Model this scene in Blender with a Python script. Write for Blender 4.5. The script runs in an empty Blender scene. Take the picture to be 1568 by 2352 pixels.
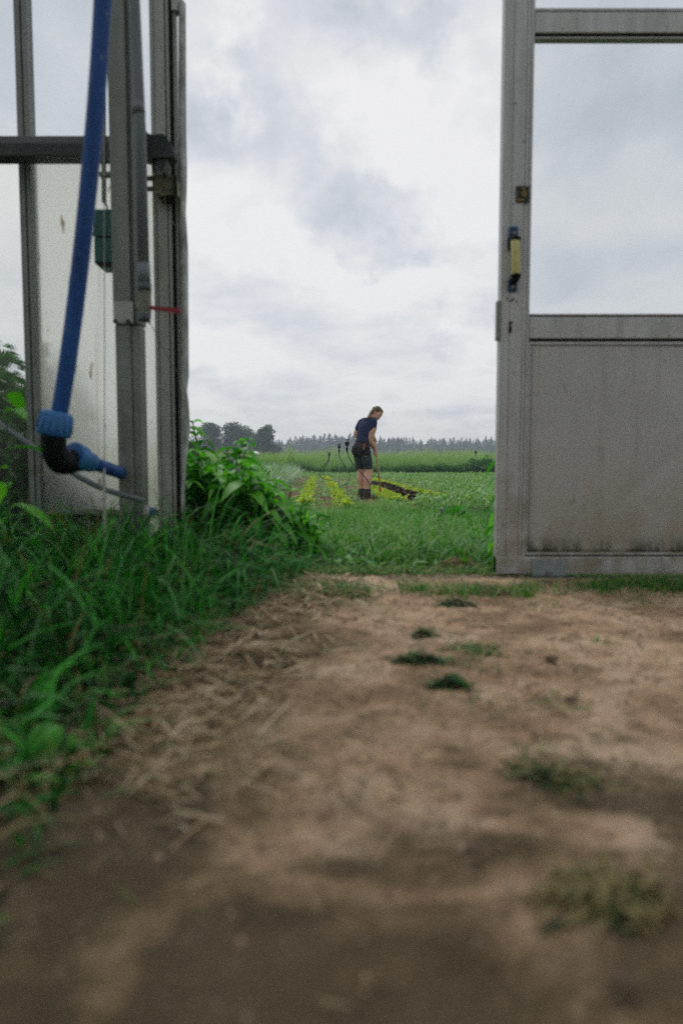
import bpy, bmesh, math, random
import numpy as np
from mathutils import Vector, Matrix, noise as mnoise
R = math.radians
random.seed(7); rng = np.random.default_rng(11)
C = bpy.context.scene.collection

# ------------------------------------------------------------ camera
CAMZ = 0.45; PITCH = math.atan(112/1568); FP = 1568.0
cd = bpy.data.cameras.new('camera'); cam = bpy.data.objects.new('camera', cd); C.objects.link(cam)
cam.location = (0, 0, CAMZ); cam.rotation_euler = (math.pi/2 - PITCH, 0, 0)
cd.sensor_fit = 'HORIZONTAL'; cd.sensor_width = 24.0; cd.lens = 24.0
cd.clip_start = 0.02; cd.clip_end = 5000
cd.dof.use_dof = True; cd.dof.focus_distance = 11.8; cd.dof.aperture_fstop = 1.8
bpy.context.scene.camera = cam
# ------------------------------------------------------------ light
SUN_EL, SUN_AZ = R(52), R(-25)          # azimuth from +Y towards +X
w = bpy.data.worlds.new('World'); bpy.context.scene.world = w; w.use_nodes = True
def build_world():
    nt = w.node_tree; N = nt.nodes; L = nt.links; N.clear()
    def nd(t, **k):
        n = N.new(t)
        for a, b in k.items(): setattr(n, a, b)
        return n
    def math_(op, a, b=None, clamp=False):
        n = nd('ShaderNodeMath', operation=op); n.use_clamp = clamp
        for i, v in enumerate((a, b)):
            if v is None: continue
            if isinstance(v, (int, float)): n.inputs[i].default_value = v
            else: L.new(v, n.inputs[i])
        return n.outputs[0]
    out = nd('ShaderNodeOutputWorld'); bg = nd('ShaderNodeBackground'); bg.inputs['Strength'].default_value = 0.1
    sky = nd('ShaderNodeTexSky', sky_type='NISHITA'); sky.sun_disc = False
    sky.sun_elevation = SUN_EL; sky.sun_rotation = SUN_AZ
    tc = nd('ShaderNodeTexCoord')
    # clouds flattened towards the horizon, as seen from below
    sep = nd('ShaderNodeSeparateXYZ'); L.new(tc.outputs['Generated'], sep.inputs[0])
    zz = math_('ADD', math_('MAXIMUM', sep.outputs[2], 0.0), 0.16)
    cx = math_('DIVIDE', sep.outputs[0], zz); cy = math_('DIVIDE', sep.outputs[1], zz)
    cmb = nd('ShaderNodeCombineXYZ'); L.new(cx, cmb.inputs[0]); L.new(cy, cmb.inputs[1]); cmb.inputs[2].default_value = 3.3
    n1 = nd('ShaderNodeTexNoise'); n1.inputs['Scale'].default_value = 1.5; n1.inputs['Detail'].default_value = 9
    n1.inputs['Roughness'].default_value = 0.58; n1.inputs['Distortion'].default_value = 0.25
    L.new(cmb.outputs[0], n1.inputs['Vector'])
    nw = nd('ShaderNodeTexNoise'); nw.inputs['Scale'].default_value = 9.0; nw.inputs['Detail'].default_value = 8; nw.inputs['Roughness'].default_value = .62
    L.new(tc.outputs['Generated'], nw.inputs['Vector'])
    sw = nd('ShaderNodeSeparateColor'); L.new(nw.outputs['Color'], sw.inputs[0])
    wx = math_('ADD', sep.outputs[0], math_('MULTIPLY', math_('SUBTRACT', sw.outputs[0], 0.5), 0.34))
    wz = math_('ADD', sep.outputs[2], math_('MULTIPLY', math_('SUBTRACT', sw.outputs[1], 0.5), 0.24))
    # darker cloud banks (direction x, z, half sizes, amount)
    blobs = []
    for (px, py, a, b, amt) in [(500,330,110,95,.75),(690,345,95,90,.6),(920,70,150,75,.75),(800,492,170,36,.55),
                                (900,575,150,28,.5),(1440,330,190,90,.6),(130,190,150,110,.55),(480,500,110,30,.3),(1120,260,80,60,.3),
                                (620,700,120,60,.28),(560,905,280,26,.25),(1000,960,200,18,.3),(1000,740,160,26,.3),
                                (560,170,45,70,-.45),(900,330,130,100,-.2),(520,600,120,50,-.35),(820,660,300,40,-.3),(1080,440,60,60,-.4)]:
        d = Vector(((px-784)/FP, 1.0, (1064-py)/FP)).normalized(); s = d.y
        blobs.append((d.x, d.z, a/FP*s, b/FP*s, amt))
    acc = None
    for (bx, bz, a, b, amt) in blobs:
        u = math_('DIVIDE', math_('SUBTRACT', wx, bx), a); v = math_('DIVIDE', math_('SUBTRACT', wz, bz), b)
        r2 = math_('ADD', math_('MULTIPLY', u, u), math_('MULTIPLY', v, v))
        g = math_('MULTIPLY', math_('POWER', 2.718, math_('MULTIPLY', r2, -0.9)), amt)
        acc = g if acc is None else math_('ADD', acc, g)
    # total darkness of the cloud at this direction
    dk = math_('MULTIPLY', math_('SUBTRACT', n1.outputs['Fac'], 0.46), 1.9)
    dk = math_('ADD', dk, math_('MULTIPLY', acc, 0.62))
    dk = math_('ADD', dk, math_('MULTIPLY', sep.outputs[2], 0.36))
    dk = math_('ADD', dk, -0.07)
    rp = nd('ShaderNodeValToRGB'); L.new(dk, rp.inputs[0])
    e = rp.color_ramp.elements
    e[0].position = 0.0; e[0].color = (9.2, 9.1, 9.05, 1)
    e[1].position = 1.0; e[1].color = (4.4, 4.8, 5.6, 1)
    m = e.new(0.45); m.color = (6.9, 7.15, 7.6, 1)
    mix = nd('ShaderNodeMix', data_type='RGBA'); mix.inputs['Factor'].default_value = 0.93
    L.new(sky.outputs[0], mix.inputs[6]); L.new(rp.outputs[0], mix.inputs[7])
    L.new(mix.outputs[2], bg.inputs['Color']); L.new(bg.outputs[0], out.inputs[0])
build_world()
sd = bpy.data.lights.new('sun', 'SUN'); sd.energy = 1.5; sd.angle = R(25); sd.color = (1, .965, .91)
so = bpy.data.objects.new('sun', sd); C.objects.link(so)
sdir = Vector((math.sin(SUN_AZ)*math.cos(SUN_EL), math.cos(SUN_AZ)*math.cos(SUN_EL), math.sin(SUN_EL)))
so.rotation_euler = sdir.to_track_quat('Z', 'Y').to_euler()
vs = bpy.context.scene.view_settings; vs.view_transform = 'Standard'; vs.look = 'None'; vs.exposure = 0; vs.gamma = 1
bpy.context.scene.render.engine = 'CYCLES'
bpy.context.scene.render.resolution_x = 682; bpy.context.scene.render.resolution_y = 1024
cy_ = bpy.context.scene.cycles
cy_.max_bounces = 8; cy_.transparent_max_bounces = 24; cy_.volume_bounces = 0; cy_.use_denoising = False; cy_.sample_clamp_indirect = 1.2; cy_.sample_clamp_direct = 3.0

# ------------------------------------------------------------ geometry of the view
CP, SP = math.cos(PITCH), math.sin(PITCH)
def ray(px, py):
    xc = (px-784)/FP; yc = -(py-1176)/FP
    return Vector((xc, CP + yc*SP, -SP + yc*CP))
def at(px, py, Y):
    d = ray(px, py); return Vector((0, 0, CAMZ)) + d*(Y/d.y)
def gp(px, py, z=0.0):
    d = ray(px, py); return Vector((0, 0, CAMZ)) + d*((z-CAMZ)/d.z)
def gz(y):                                     # the land falls a little beyond the door
    t = min(max((y-2.9)/6.0, 0), 1); t = t*t*(3-2*t)
    return -0.18*t
def gza(y):
    t = np.clip((y-2.9)/6.0, 0, 1); t = t*t*(3-2*t); return -0.18*t

# ------------------------------------------------------------ helpers
def tag(o, label=None, cat=None, group=None, kind=None):
    if label: o['label'] = label
    if cat: o['category'] = cat
    if group: o['group'] = group
    if kind: o['kind'] = kind
    return o
def thing(name, label, cat, loc=(0,0,0), rz=0, group=None):
    o = bpy.data.objects.new(name, None); C.objects.link(o); o.location = loc; o.rotation_euler = (0,0,rz)
    o.empty_display_size = 0.1
    return tag(o, label, cat, group)
def link(name, me, mat, parent=None):
    o = bpy.data.objects.new(name, me); C.objects.link(o)
    if mat is not None:
        for m in (mat if isinstance(mat, (list, tuple)) else [mat]): me.materials.append(m)
    if parent is not None:
        o.parent = parent
    return o
def np_mesh(name, V, F, tint=None, smooth=False):
    """V (n,3), F (m,k) arrays"""
    V = np.asarray(V, dtype=np.float32); F = np.asarray(F, dtype=np.int32)
    me = bpy.data.meshes.new(name); k = F.shape[1]
    me.vertices.add(len(V)); me.vertices.foreach_set('co', V.ravel())
    me.loops.add(F.size); me.loops.foreach_set('vertex_index', F.ravel())
    me.polygons.add(len(F)); me.polygons.foreach_set('loop_start', np.arange(0, F.size, k, dtype=np.int32))
    try: me.polygons.foreach_set('loop_total', np.full(len(F), k, dtype=np.int32))
    except Exception: pass
    me.update(calc_edges=True)
    if smooth: me.polygons.foreach_set('use_smooth', np.ones(len(F), dtype=bool))
    if tint is not None:
        a = me.attributes.new('tint', 'FLOAT', 'POINT'); a.data.foreach_set('value', np.asarray(tint, dtype=np.float32))
    me.validate()
    return me
class MB:
    def __init__(s): s.v = []; s.f = []; s.sm = []; s.mi = []; s.cur = 0
    def add(s, V, F, smooth=False):
        b = len(s.v); s.v += [tuple(v) for v in V]
        for f in F: s.f.append(tuple(i+b for i in f)); s.sm.append(smooth); s.mi.append(s.cur)
        return s
    def box(s, x0, x1, y0, y1, z0, z1, bev=0.0):
        if bev <= 0:
            V = [(x,y,z) for x in (x0,x1) for y in (y0,y1) for z in (z0,z1)]
            return s.add(V, [(0,1,3,2),(4,6,7,5),(0,4,5,1),(2,3,7,6),(0,2,6,4),(1,5,7,3)])
        bm = bmesh.new(); bmesh.ops.create_cube(bm, size=1)
        bmesh.ops.scale(bm, vec=(x1-x0,y1-y0,z1-z0), verts=bm.verts)
        bmesh.ops.translate(bm, vec=((x0+x1)/2,(y0+y1)/2,(z0+z1)/2), verts=bm.verts)
        bmesh.ops.bevel(bm, geom=bm.edges[:], offset=bev, segments=2, affect='EDGES', profile=.5)
        bm.verts.index_update()
        s.add([v.co[:] for v in bm.verts], [[v.index for v in f.verts] for f in bm.faces]); bm.free(); return s
    def tube(s, pts, rad, n=12, caps=True, smooth=True):
        pts = [Vector(p) for p in pts]
        if not isinstance(rad, (list, tuple)): rad = [rad]*len(pts)
        V = []; F = []; u = None
        for i, p in enumerate(pts):
            a = pts[max(i-1,0)]; b = pts[min(i+1,len(pts)-1)]; t = (b-a).normalized()
            if u is None:
                u = t.orthogonal().normalized()
            else:
                u = (u - t*u.dot(t));  u = u.normalized() if u.length > 1e-6 else t.orthogonal().normalized()
            v = t.cross(u)
            for k in range(n):
                an = 2*math.pi*k/n; V.append(p + (u*math.cos(an)+v*math.sin(an))*rad[i])
        for i in range(len(pts)-1):
            for k in range(n):
                k2 = (k+1)%n; F.append((i*n+k, i*n+k2, (i+1)*n+k2, (i+1)*n+k))
        s.add(V, F, smooth)
        if caps:
            b = len(s.v)-len(V); s.f.append(tuple(b+k for k in reversed(range(n)))); s.sm.append(False); s.mi.append(s.cur)
            e = b+(len(pts)-1)*n; s.f.append(tuple(e+k for k in range(n))); s.sm.append(False); s.mi.append(s.cur)
        return s
    def prism(s, poly, y0, y1):                  # poly of (x,z), extruded in y
        n = len(poly); V = [(x,y0,z) for x,z in poly]+[(x,y1,z) for x,z in poly]
        F = [tuple(range(n)), tuple(reversed(range(n,2*n)))]+[(k,k+n,(k+1)%n+n,(k+1)%n) for k in range(n)]
        return s.add(V, F)
    def ell(s, c, r, nu=16, nv=10, M=None):
        V = []; F = []
        for j in range(nv+1):
            th = math.pi*j/nv
            for i in range(nu):
                ph = 2*math.pi*i/nu
                q = Vector((r[0]*math.sin(th)*math.cos(ph), r[1]*math.sin(th)*math.sin(ph), r[2]*math.cos(th)))
                if M is not None: q = M @ q
                V.append(Vector(c)+q)
        for j in range(nv):
            for i in range(nu):
                i2 = (i+1)%nu; F.append((j*nu+i, (j+1)*nu+i, (j+1)*nu+i2, j*nu+i2))
        return s.add(V, F, True)
    def build(s, name, mat, parent=None):
        me = bpy.data.meshes.new(name); me.from_pydata([tuple(v) for v in s.v], [], s.f); me.update()
        me.polygons.foreach_set('use_smooth', s.sm)
        o = link(name, me, mat, parent)
        if isinstance(mat, (list, tuple)): me.polygons.foreach_set('material_index', s.mi)
        return o
def curve_pts(P, n=8):
    """Catmull-Rom through P"""
    P = [Vector(p) for p in P]; Q = [P[0]*2-P[1]]+P+[P[-1]*2-P[-2]]; out = []
    for i in range(1, len(Q)-2):
        a,b,c,d = Q[i-1:i+3]
        for k in range(n):
            t = k/n; out.append(.5*((2*b)+(c-a)*t+(2*a-5*b+4*c-d)*t*t+(-a+3*b-3*c+d)*t**3))
    out.append(P[-1]); return out

# ------------------------------------------------------------ materials
def new_mat(name):
    m = bpy.data.materials.new(name); m.use_nodes = True; nt = m.node_tree
    return m, nt, nt.nodes, nt.links, nt.nodes['Principled BSDF']
def noise_node(N, L, scale, detail=4, vec=None, rough=.55, stretch=None, dist=0):
    tc = N.new('ShaderNodeTexCoord'); src = tc.outputs['Object']
    if stretch:
        mp = N.new('ShaderNodeMapping'); mp.inputs['Scale'].default_value = stretch; L.new(src, mp.inputs[0]); src = mp.outputs[0]
    n = N.new('ShaderNodeTexNoise'); n.inputs['Scale'].default_value = scale; n.inputs['Detail'].default_value = detail
    n.inputs['Roughness'].default_value = rough; n.inputs['Distortion'].default_value = dist
    L.new(src, n.inputs['Vector']); return n
def ramp(N, L, fac, stops):
    r = N.new('ShaderNodeValToRGB'); L.new(fac, r.inputs[0]); e = r.color_ramp.elements
    while len(e) > 1: e.remove(e[0])
    e[0].position = stops[0][0]; e[0].color = (*stops[0][1], 1)
    for p, c in stops[1:]:
        q = e.new(p); q.color = (*c, 1)
    return r
def mixc(N, L, fac, a, b, mode='MIX'):
    m = N.new('ShaderNodeMix'); m.data_type = 'RGBA'; m.blend_type = mode
    for i, v in ((0, fac), (6, a), (7, b)):
        if isinstance(v, (int, float)): m.inputs[i].default_value = v
        elif isinstance(v, tuple): m.inputs[i].default_value = (*v, 1)
        else: L.new(v, m.inputs[i])
    return m.outputs[2]
def maprange(N, L, v, a, b, c=0., d=1., smooth=True):
    m = N.new('ShaderNodeMapRange'); m.interpolation_type = 'SMOOTHSTEP' if smooth else 'LINEAR'
    L.new(v, m.inputs[0])
    for i, x in enumerate((a,b,c,d)): m.inputs[i+1].default_value = x
    return m.outputs[0]
def bump(N, L, B, h, strength=.3, dist=.01):
    b = N.new('ShaderNodeBump'); b.inputs['Strength'].default_value = strength; b.inputs['Distance'].default_value = dist
    L.new(h, b.inputs['Height']); L.new(b.outputs[0], B.inputs['Normal'])
def pmat(name, stops, scale=8, rough=.6, metal=0, bumps=.15, bdist=.004, detail=5, stretch=None, spec=.4):
    m, nt, N, L, B = new_mat(name)
    n = noise_node(N, L, scale, detail, stretch=stretch)
    r = ramp(N, L, n.outputs['Fac'], stops); L.new(r.outputs[0], B.inputs['Base Color'])
    B.inputs['Roughness'].default_value = rough; B.inputs['Metallic'].default_value = metal
    B.inputs['Specular IOR Level'].default_value = spec
    if bumps: bump(N, L, B, n.outputs['Fac'], bumps, bdist)
    return m
def stops2(c, v=.25, lo=.35, hi=.65):
    return [(lo, tuple(x*(1-v) for x in c)), (hi, tuple(min(x*(1+v),1) for x in c))]
def foliage(name, stops, trans=.35, rough=.5, spec=.35):
    """leaf colour follows each blade's own tint; some light passes through"""
    m, nt, N, L, B = new_mat(name)
    a = N.new('ShaderNodeAttribute'); a.attribute_name = 'tint'
    r = ramp(N, L, a.outputs['Fac'], stops)
    B.inputs['Roughness'].default_value = rough; B.inputs['Specular IOR Level'].default_value = spec
    L.new(r.outputs[0], B.inputs['Base Color'])
    t = N.new('ShaderNodeBsdfTranslucent')
    tcol = mixc(N, L, 1.0, r.outputs[0], (1.15, 1.35, .5), 'MULTIPLY'); L.new(tcol, t.inputs[0])
    mx = N.new('ShaderNodeMixShader'); mx.inputs[0].default_value = trans
    L.new(B.outputs[0], mx.inputs[1]); L.new(t.outputs[0], mx.inputs[2])
    L.new(mx.outputs[0], N['Material Output'].inputs[0]); return m

def alu_mat(name, base=(.47,.47,.485), dirt=(.24,.19,.13), zlo=.0, zhi=.75, dirtamt=.75, fleck=True):
    """old aluminium: streaky grey, brown splash stain low down, dark specks"""
    m, nt, N, L, B = new_mat(name)
    n1 = noise_node(N, L, 26, 8, rough=.65, stretch=(1,1,.1)); n2 = noise_node(N, L, 9, 8, rough=.65); n3 = noise_node(N, L, 60, 3)
    c = ramp(N, L, n1.outputs['Fac'], [(.34, tuple(x*.80 for x in base)), (.64, tuple(x*1.1 for x in base))]).outputs[0]
    c = mixc(N, L, maprange(N, L, n2.outputs['Fac'], .45, .75, 0, .5), c, (base[0]*.75, base[1]*.76, base[2]*.68))
    tc = N.new('ShaderNodeTexCoord'); sp = N.new('ShaderNodeSeparateXYZ'); L.new(tc.outputs['Object'], sp.inputs[0])
    h = maprange(N, L, sp.outputs[2], zhi, zlo)
    ad = N.new('ShaderNodeMath'); ad.operation = 'MULTIPLY'; L.new(h, ad.inputs[0]); L.new(maprange(N, L, n2.outputs['Fac'], .32, .62), ad.inputs[1])
    ad2 = N.new('ShaderNodeMath'); ad2.operation = 'MULTIPLY'; L.new(ad.outputs[0], ad2.inputs[0]); ad2.inputs[1].default_value = dirtamt
    c = mixc(N, L, ad2.outputs[0], c, dirt)
    if fleck: c = mixc(N, L, maprange(N, L, n3.outputs['Fac'], .66, .72, 0, .7), c, (.06,.05,.04))
    L.new(c, B.inputs['Base Color']); B.inputs['Roughness'].default_value = .5; B.inputs['Specular IOR Level'].default_value = .35
    B.inputs['Metallic'].default_value = .15
    bump(N, L, B, n1.outputs['Fac'], .12, .003); return m
M = {}
M['alu'] = alu_mat('weathered_aluminium')
M['alu_left'] = alu_mat('weathered_aluminium_jamb', (.43,.43,.42), (.22,.20,.15), -.1, 1.6, .45)
M['galv'] = alu_mat('galvanised_steel', (.21,.23,.22), (.075,.06,.035), -.1, 1.3, .6)
M['groove'] = pmat('rubber_gasket', stops2((.014,.016,.016)), 30, .8, spec=.1)
M['beam'] = pmat('dark_beam_paint', [(.3,(.018,.024,.024)),(.7,(.04,.05,.05))], 12, .6)
M['beam_top'] = pmat('beam_zinc', [(.3,(.07,.085,.085)),(.7,(.12,.14,.14))], 14, .5, stretch=(.2,1,1))
def bluepipe():
    m, nt, N, L, B = new_mat('blue_pipe_plastic'); n = noise_node(N, L, 22, 6, stretch=(1,1,.08)); n2 = noise_node(N, L, 90, 4, stretch=(1,1,.4))
    c = ramp(N, L, n.outputs['Fac'], [(.35,(.008,.042,.17)),(.65,(.02,.085,.31))]).outputs[0]
    c = mixc(N, L, maprange(N, L, n2.outputs['Fac'], .62, .70, 0, .55), c, (.16,.22,.34)); L.new(c, B.inputs['Base Color'])
    B.inputs['Specular IOR Level'].default_value = .25; L.new(maprange(N, L, n.outputs['Fac'], .35, .65, .4, .65), B.inputs['Roughness']); return m
M['blue'] = bluepipe()
M['bluenut'] = pmat('bright_blue_plastic', [(.3,(.015,.11,.32)),(.7,(.035,.17,.42))], 14, .5)
M['black'] = pmat('black_plastic', stops2((.006,.007,.009)), 20, .6, spec=.15)
M['pvc'] = pmat('grey_pvc', [(.3,(.10,.12,.14)),(.7,(.16,.18,.20))], 16, .5, stretch=(1,1,.2))
M['pvcdark'] = pmat('dark_grey_pvc', [(.3,(.05,.065,.085)),(.7,(.08,.095,.115))], 16, .5)
M['valve'] = pmat('dusty_brass', [(.3,(.13,.14,.11)),(.7,(.20,.20,.16))], 20, .6)
M['red'] = pmat('red_lever', [(.3,(.16,.012,.02)),(.7,(.28,.025,.035))], 30, .5)
M['teal'] = pmat('green_box_plastic', [(.3,(.008,.07,.06)),(.7,(.016,.11,.095))], 12, .5)
M['cord'] = pmat('cord', [(.3,(.30,.29,.27)),(.7,(.48,.47,.44))], 50, .8)
M['latch'] = pmat('latch_brass', [(.35,(.06,.065,.045)),(.65,(.20,.19,.11))], 40, .6)
M['yellow'] = pmat('yellow_grip', [(.3,(.46,.42,.15)),(.7,(.62,.57,.24))], 25, .55)
M['handleblue'] = pmat('chipped_blue_paint', [(.40,(.02,.028,.04)),(.5,(.015,.075,.19)),(.7,(.02,.10,.24))], 45, .5)
M['bolt'] = pmat('bolt_steel', stops2((.25,.25,.24)), 30, .4, metal=.5)
M['dark'] = pmat('dark_hole', stops2((.012,.012,.010)), 40, .9)
M['patch'] = pmat('blue_grey_plate', [(.3,(.20,.23,.25)),(.7,(.28,.31,.33))], 16, .5)
def panel_mat():
    m, nt, N, L, B = new_mat('door_lower_panel')
    base = (.44,.435,.43)
    n1 = noise_node(N, L, 4.5, 9, rough=.68, dist=.3, stretch=(1,1,.55)); n2 = noise_node(N, L, 16, 8, rough=.7, dist=.3, stretch=(1,1,.45)); n3 = noise_node(N, L, 170, 2); n4 = noise_node(N, L, 1.7, 3)
    c = ramp(N, L, n1.outputs['Fac'], [(.25, tuple(x*.88 for x in base)), (.75, tuple(x*1.1 for x in base))]).outputs[0]
    tc = N.new('ShaderNodeTexCoord'); sp = N.new('ShaderNodeSeparateXYZ'); L.new(tc.outputs['Object'], sp.inputs[0])
    h = maprange(N, L, sp.outputs[2], .66, .10)
    a = N.new('ShaderNodeMath'); a.operation = 'MULTIPLY'; L.new(h, a.inputs[0]); L.new(maprange(N, L, n1.outputs['Fac'], .42, .66, .12, .62), a.inputs[1])
    c = mixc(N, L, a.outputs[0], c, (.29,.205,.115))
    h2 = maprange(N, L, sp.outputs[2], .19, .09)
    b = N.new('ShaderNodeMath'); b.operation = 'MULTIPLY'; L.new(h2, b.inputs[0]); L.new(maprange(N, L, n2.outputs['Fac'], .35, .6), b.inputs[1])
    c = mixc(N, L, b.outputs[0], c, (.035,.045,.025))
    n5 = noise_node(N, L, 22, 8, rough=.7, stretch=(1,1,.05)); n6 = noise_node(N, L, 75, 4)
    c = mixc(N, L, maprange(N, L, n5.outputs['Fac'], .5, .68, 0, .35), c, (.25,.235,.20))
    c = mixc(N, L, maprange(N, L, n2.outputs['Fac'], .60, .70, 0, .45), c, (.17,.125,.08))
    c = mixc(N, L, maprange(N, L, n6.outputs['Fac'], .66, .72, 0, .5), c, (.12,.095,.06))
    L.new(c, B.inputs['Base Color']); B.inputs['Roughness'].default_value = .55; B.inputs['Specular IOR Level'].default_value = .3
    bump(N, L, B, n4.outputs['Fac'], .5, .02); return m
M['panel'] = panel_mat()
def glass_mat(name, clear=.82, tint=(.93,.96,.97), grime=(.45,.45,.43), rough_mix=.25, rough=.12, streak=True):
    """thin glazing: mostly see-through, part hazed, dusty film"""
    m, nt, N, L, B = new_mat(name); N.remove(B)
    tr = N.new('ShaderNodeBsdfTransparent'); tr.inputs[0].default_value = (*tint, 1)
    gl = N.new('ShaderNodeBsdfRefraction'); gl.inputs['Roughness'].default_value = rough; gl.inputs['IOR'].default_value = 1.02
    gl.inputs[0].default_value = (*tint, 1)
    df = N.new('ShaderNodeBsdfTranslucent'); df.inputs[0].default_value = (*grime, 1)
    d2 = N.new('ShaderNodeBsdfDiffuse'); d2.inputs[0].default_value = (*grime, 1)
    dm = N.new('ShaderNodeMixShader'); dm.inputs[0].default_value = .4; L.new(df.outputs[0], dm.inputs[1]); L.new(d2.outputs[0], dm.inputs[2])
    m1 = N.new('ShaderNodeMixShader'); m1.inputs[0].default_value = rough_mix; L.new(tr.outputs[0], m1.inputs[1]); L.new(gl.outputs[0], m1.inputs[2])
    m2 = N.new('ShaderNodeMixShader'); L.new(m1.outputs[0], m2.inputs[1]); L.new(dm.outputs[0], m2.inputs[2])
    n = noise_node(N, L, 9, 6, stretch=(1,1,.08) if streak else None)
    v = maprange(N, L, n.outputs['Fac'], .35, .8, 1-clear, min(1, (1-clear)*1.25)); L.new(v, m2.inputs[0])
    L.new(m2.outputs[0], N['Material Output'].inputs[0]); return m
M['glass'] = glass_mat('door_glass', .92, (.93,.95,.965), grime=(.3,.3,.3), rough_mix=.3, rough=.05)
M['glass_left'] = glass_mat('clear_old_glass', .95, (.93,.95,.96), grime=(.25,.25,.24), rough_mix=.3, rough=.05)
M['glass_milky'] = glass_mat('milky_old_glass', .94, (.95,.96,.95), grime=(.4,.42,.38), rough_mix=.5, rough=.10)
def frosted():
    m, nt, N, L, B = new_mat('frosted_glazing'); N.remove(B)
    gl = N.new('ShaderNodeBsdfRefraction'); gl.inputs['Roughness'].default_value = .36; gl.inputs['IOR'].default_value = 1.2
    t = N.new('ShaderNodeBsdfTranslucent'); d = N.new('ShaderNodeBsdfDiffuse'); tp = N.new('ShaderNodeBsdfTransparent')
    n = noise_node(N, L, 16, 6, stretch=(1,1,.03)); n2 = noise_node(N, L, 30, 5, stretch=(1,1,.3))
    c = mixc(N, L, maprange(N, L, n.outputs['Fac'], .57, .70, 0, .8), (.92,.925,.90), (.50,.41,.31))
    c = mixc(N, L, maprange(N, L, n2.outputs['Fac'], .64, .70, 0, .7), c, (.35,.28,.2))
    for s in (gl, t, d): L.new(c, s.inputs[0])
    a = N.new('ShaderNodeMixShader'); a.inputs[0].default_value = .4; L.new(gl.outputs[0], a.inputs[1]); L.new(t.outputs[0], a.inputs[2])
    b = N.new('ShaderNodeMixShader'); b.inputs[0].default_value = .10; L.new(a.outputs[0], b.inputs[1]); L.new(d.outputs[0], b.inputs[2])
    tp.inputs[0].default_value = (.9,.9,.88,1)
    e = N.new('ShaderNodeMixShader'); e.inputs[0].default_value = .05; L.new(b.outputs[0], e.inputs[1]); L.new(tp.outputs[0], e.inputs[2])
    L.new(e.outputs[0], N['Material Output'].inputs[0]); return m
M['frost'] = frosted()
def roof_mat():
    m, nt, N, L, B = new_mat('whitewashed_roof_glass'); N.remove(B)
    tp = N.new('ShaderNodeBsdfTransparent'); tp.inputs[0].default_value = (.88,.9,.88,1)
    d = N.new('ShaderNodeBsdfDiffuse'); n = noise_node(N, L, 3, 4)
    L.new(ramp(N, L, n.outputs['Fac'], [(.3,(.3,.3,.28)),(.7,(.42,.42,.4))]).outputs[0], d.inputs[0])
    a = N.new('ShaderNodeMixShader'); a.inputs[0].default_value = .06; L.new(tp.outputs[0], a.inputs[1]); L.new(d.outputs[0], a.inputs[2])
    L.new(a.outputs[0], N['Material Output'].inputs[0]); return m
M['roof'] = roof_mat()
def shade_sheet_mat():  # cloth of the added sheet that dims the floor from out of view
    m, nt, N, L, B = new_mat('added_shade_sheet_cloth'); B.inputs['Base Color'].default_value = (.12,.13,.12,1); B.inputs['Roughness'].default_value = .9
    tp = N.new('ShaderNodeBsdfTransparent'); tp.inputs[0].default_value = (.95,.95,.92,1); a = N.new('ShaderNodeMixShader'); a.inputs[0].default_value = .5
    L.new(tp.outputs[0], a.inputs[1]); L.new(B.outputs[0], a.inputs[2]); L.new(a.outputs[0], N['Material Output'].inputs[0]); return m
M['shade_sheet'] = shade_sheet_mat()

# ============================================================ SETTING: land, floor, soil bed
def grid_mesh(name, xs, ys, zf, smooth=True):
    xs = np.asarray(xs); ys = np.asarray(ys); X, Y = np.meshgrid(xs, ys); Z = zf(X, Y)
    V = np.stack([X.ravel(), Y.ravel(), Z.ravel()], 1); nx = len(xs); ny = len(ys)
    i = np.arange(nx-1); j = np.arange(ny-1); I, J = np.meshgrid(i, j); a = (J*nx+I).ravel()
    return np_mesh(name, V, np.stack([a, a+1, a+1+nx, a+nx], 1), smooth=smooth)
def vnoise(X, Y, scale, seed=0., oct=4):
    out = np.empty(X.size, dtype=np.float32)
    for k, (x, y) in enumerate(zip(X.ravel().tolist(), Y.ravel().tolist())):
        out[k] = mnoise.fractal(Vector((x*scale+seed, y*scale-seed, seed*.7)), 1.0, 2.0, oct)
    return out.reshape(X.shape)
def ground_mat():
    m, nt, N, L, B = new_mat('field_ground')
    n1 = noise_node(N, L, .35, 5); n2 = noise_node(N, L, 6, 6); n3 = noise_node(N, L, 40, 4)
    c = ramp(N, L, n1.outputs['Fac'], [(.35,(.045,.085,.022)),(.65,(.085,.14,.035))]).outputs[0]
    c = mixc(N, L, maprange(N, L, n2.outputs['Fac'], .5, .7, 0, .6), c, (.09,.065,.04))
    L.new(c, B.inputs['Base Color']); B.inputs['Roughness'].default_value = .95; B.inputs['Specular IOR Level'].default_value = .1
    bump(N, L, B, n3.outputs['Fac'], .5, .03); return m
ys = np.concatenate([np.linspace(-60, -4, 8), np.linspace(-3, 20, 47), np.geomspace(21, 3000, 50)])
xs = np.concatenate([-np.geomspace(6, 2500, 30)[::-1], np.linspace(-5, 5, 21), np.geomspace(6, 2500, 30)])
gme = grid_mesh('ground', xs, ys, lambda X, Y: gza(Y) - .02)
tag(link('ground', gme, ground_mat()), kind='structure')

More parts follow.
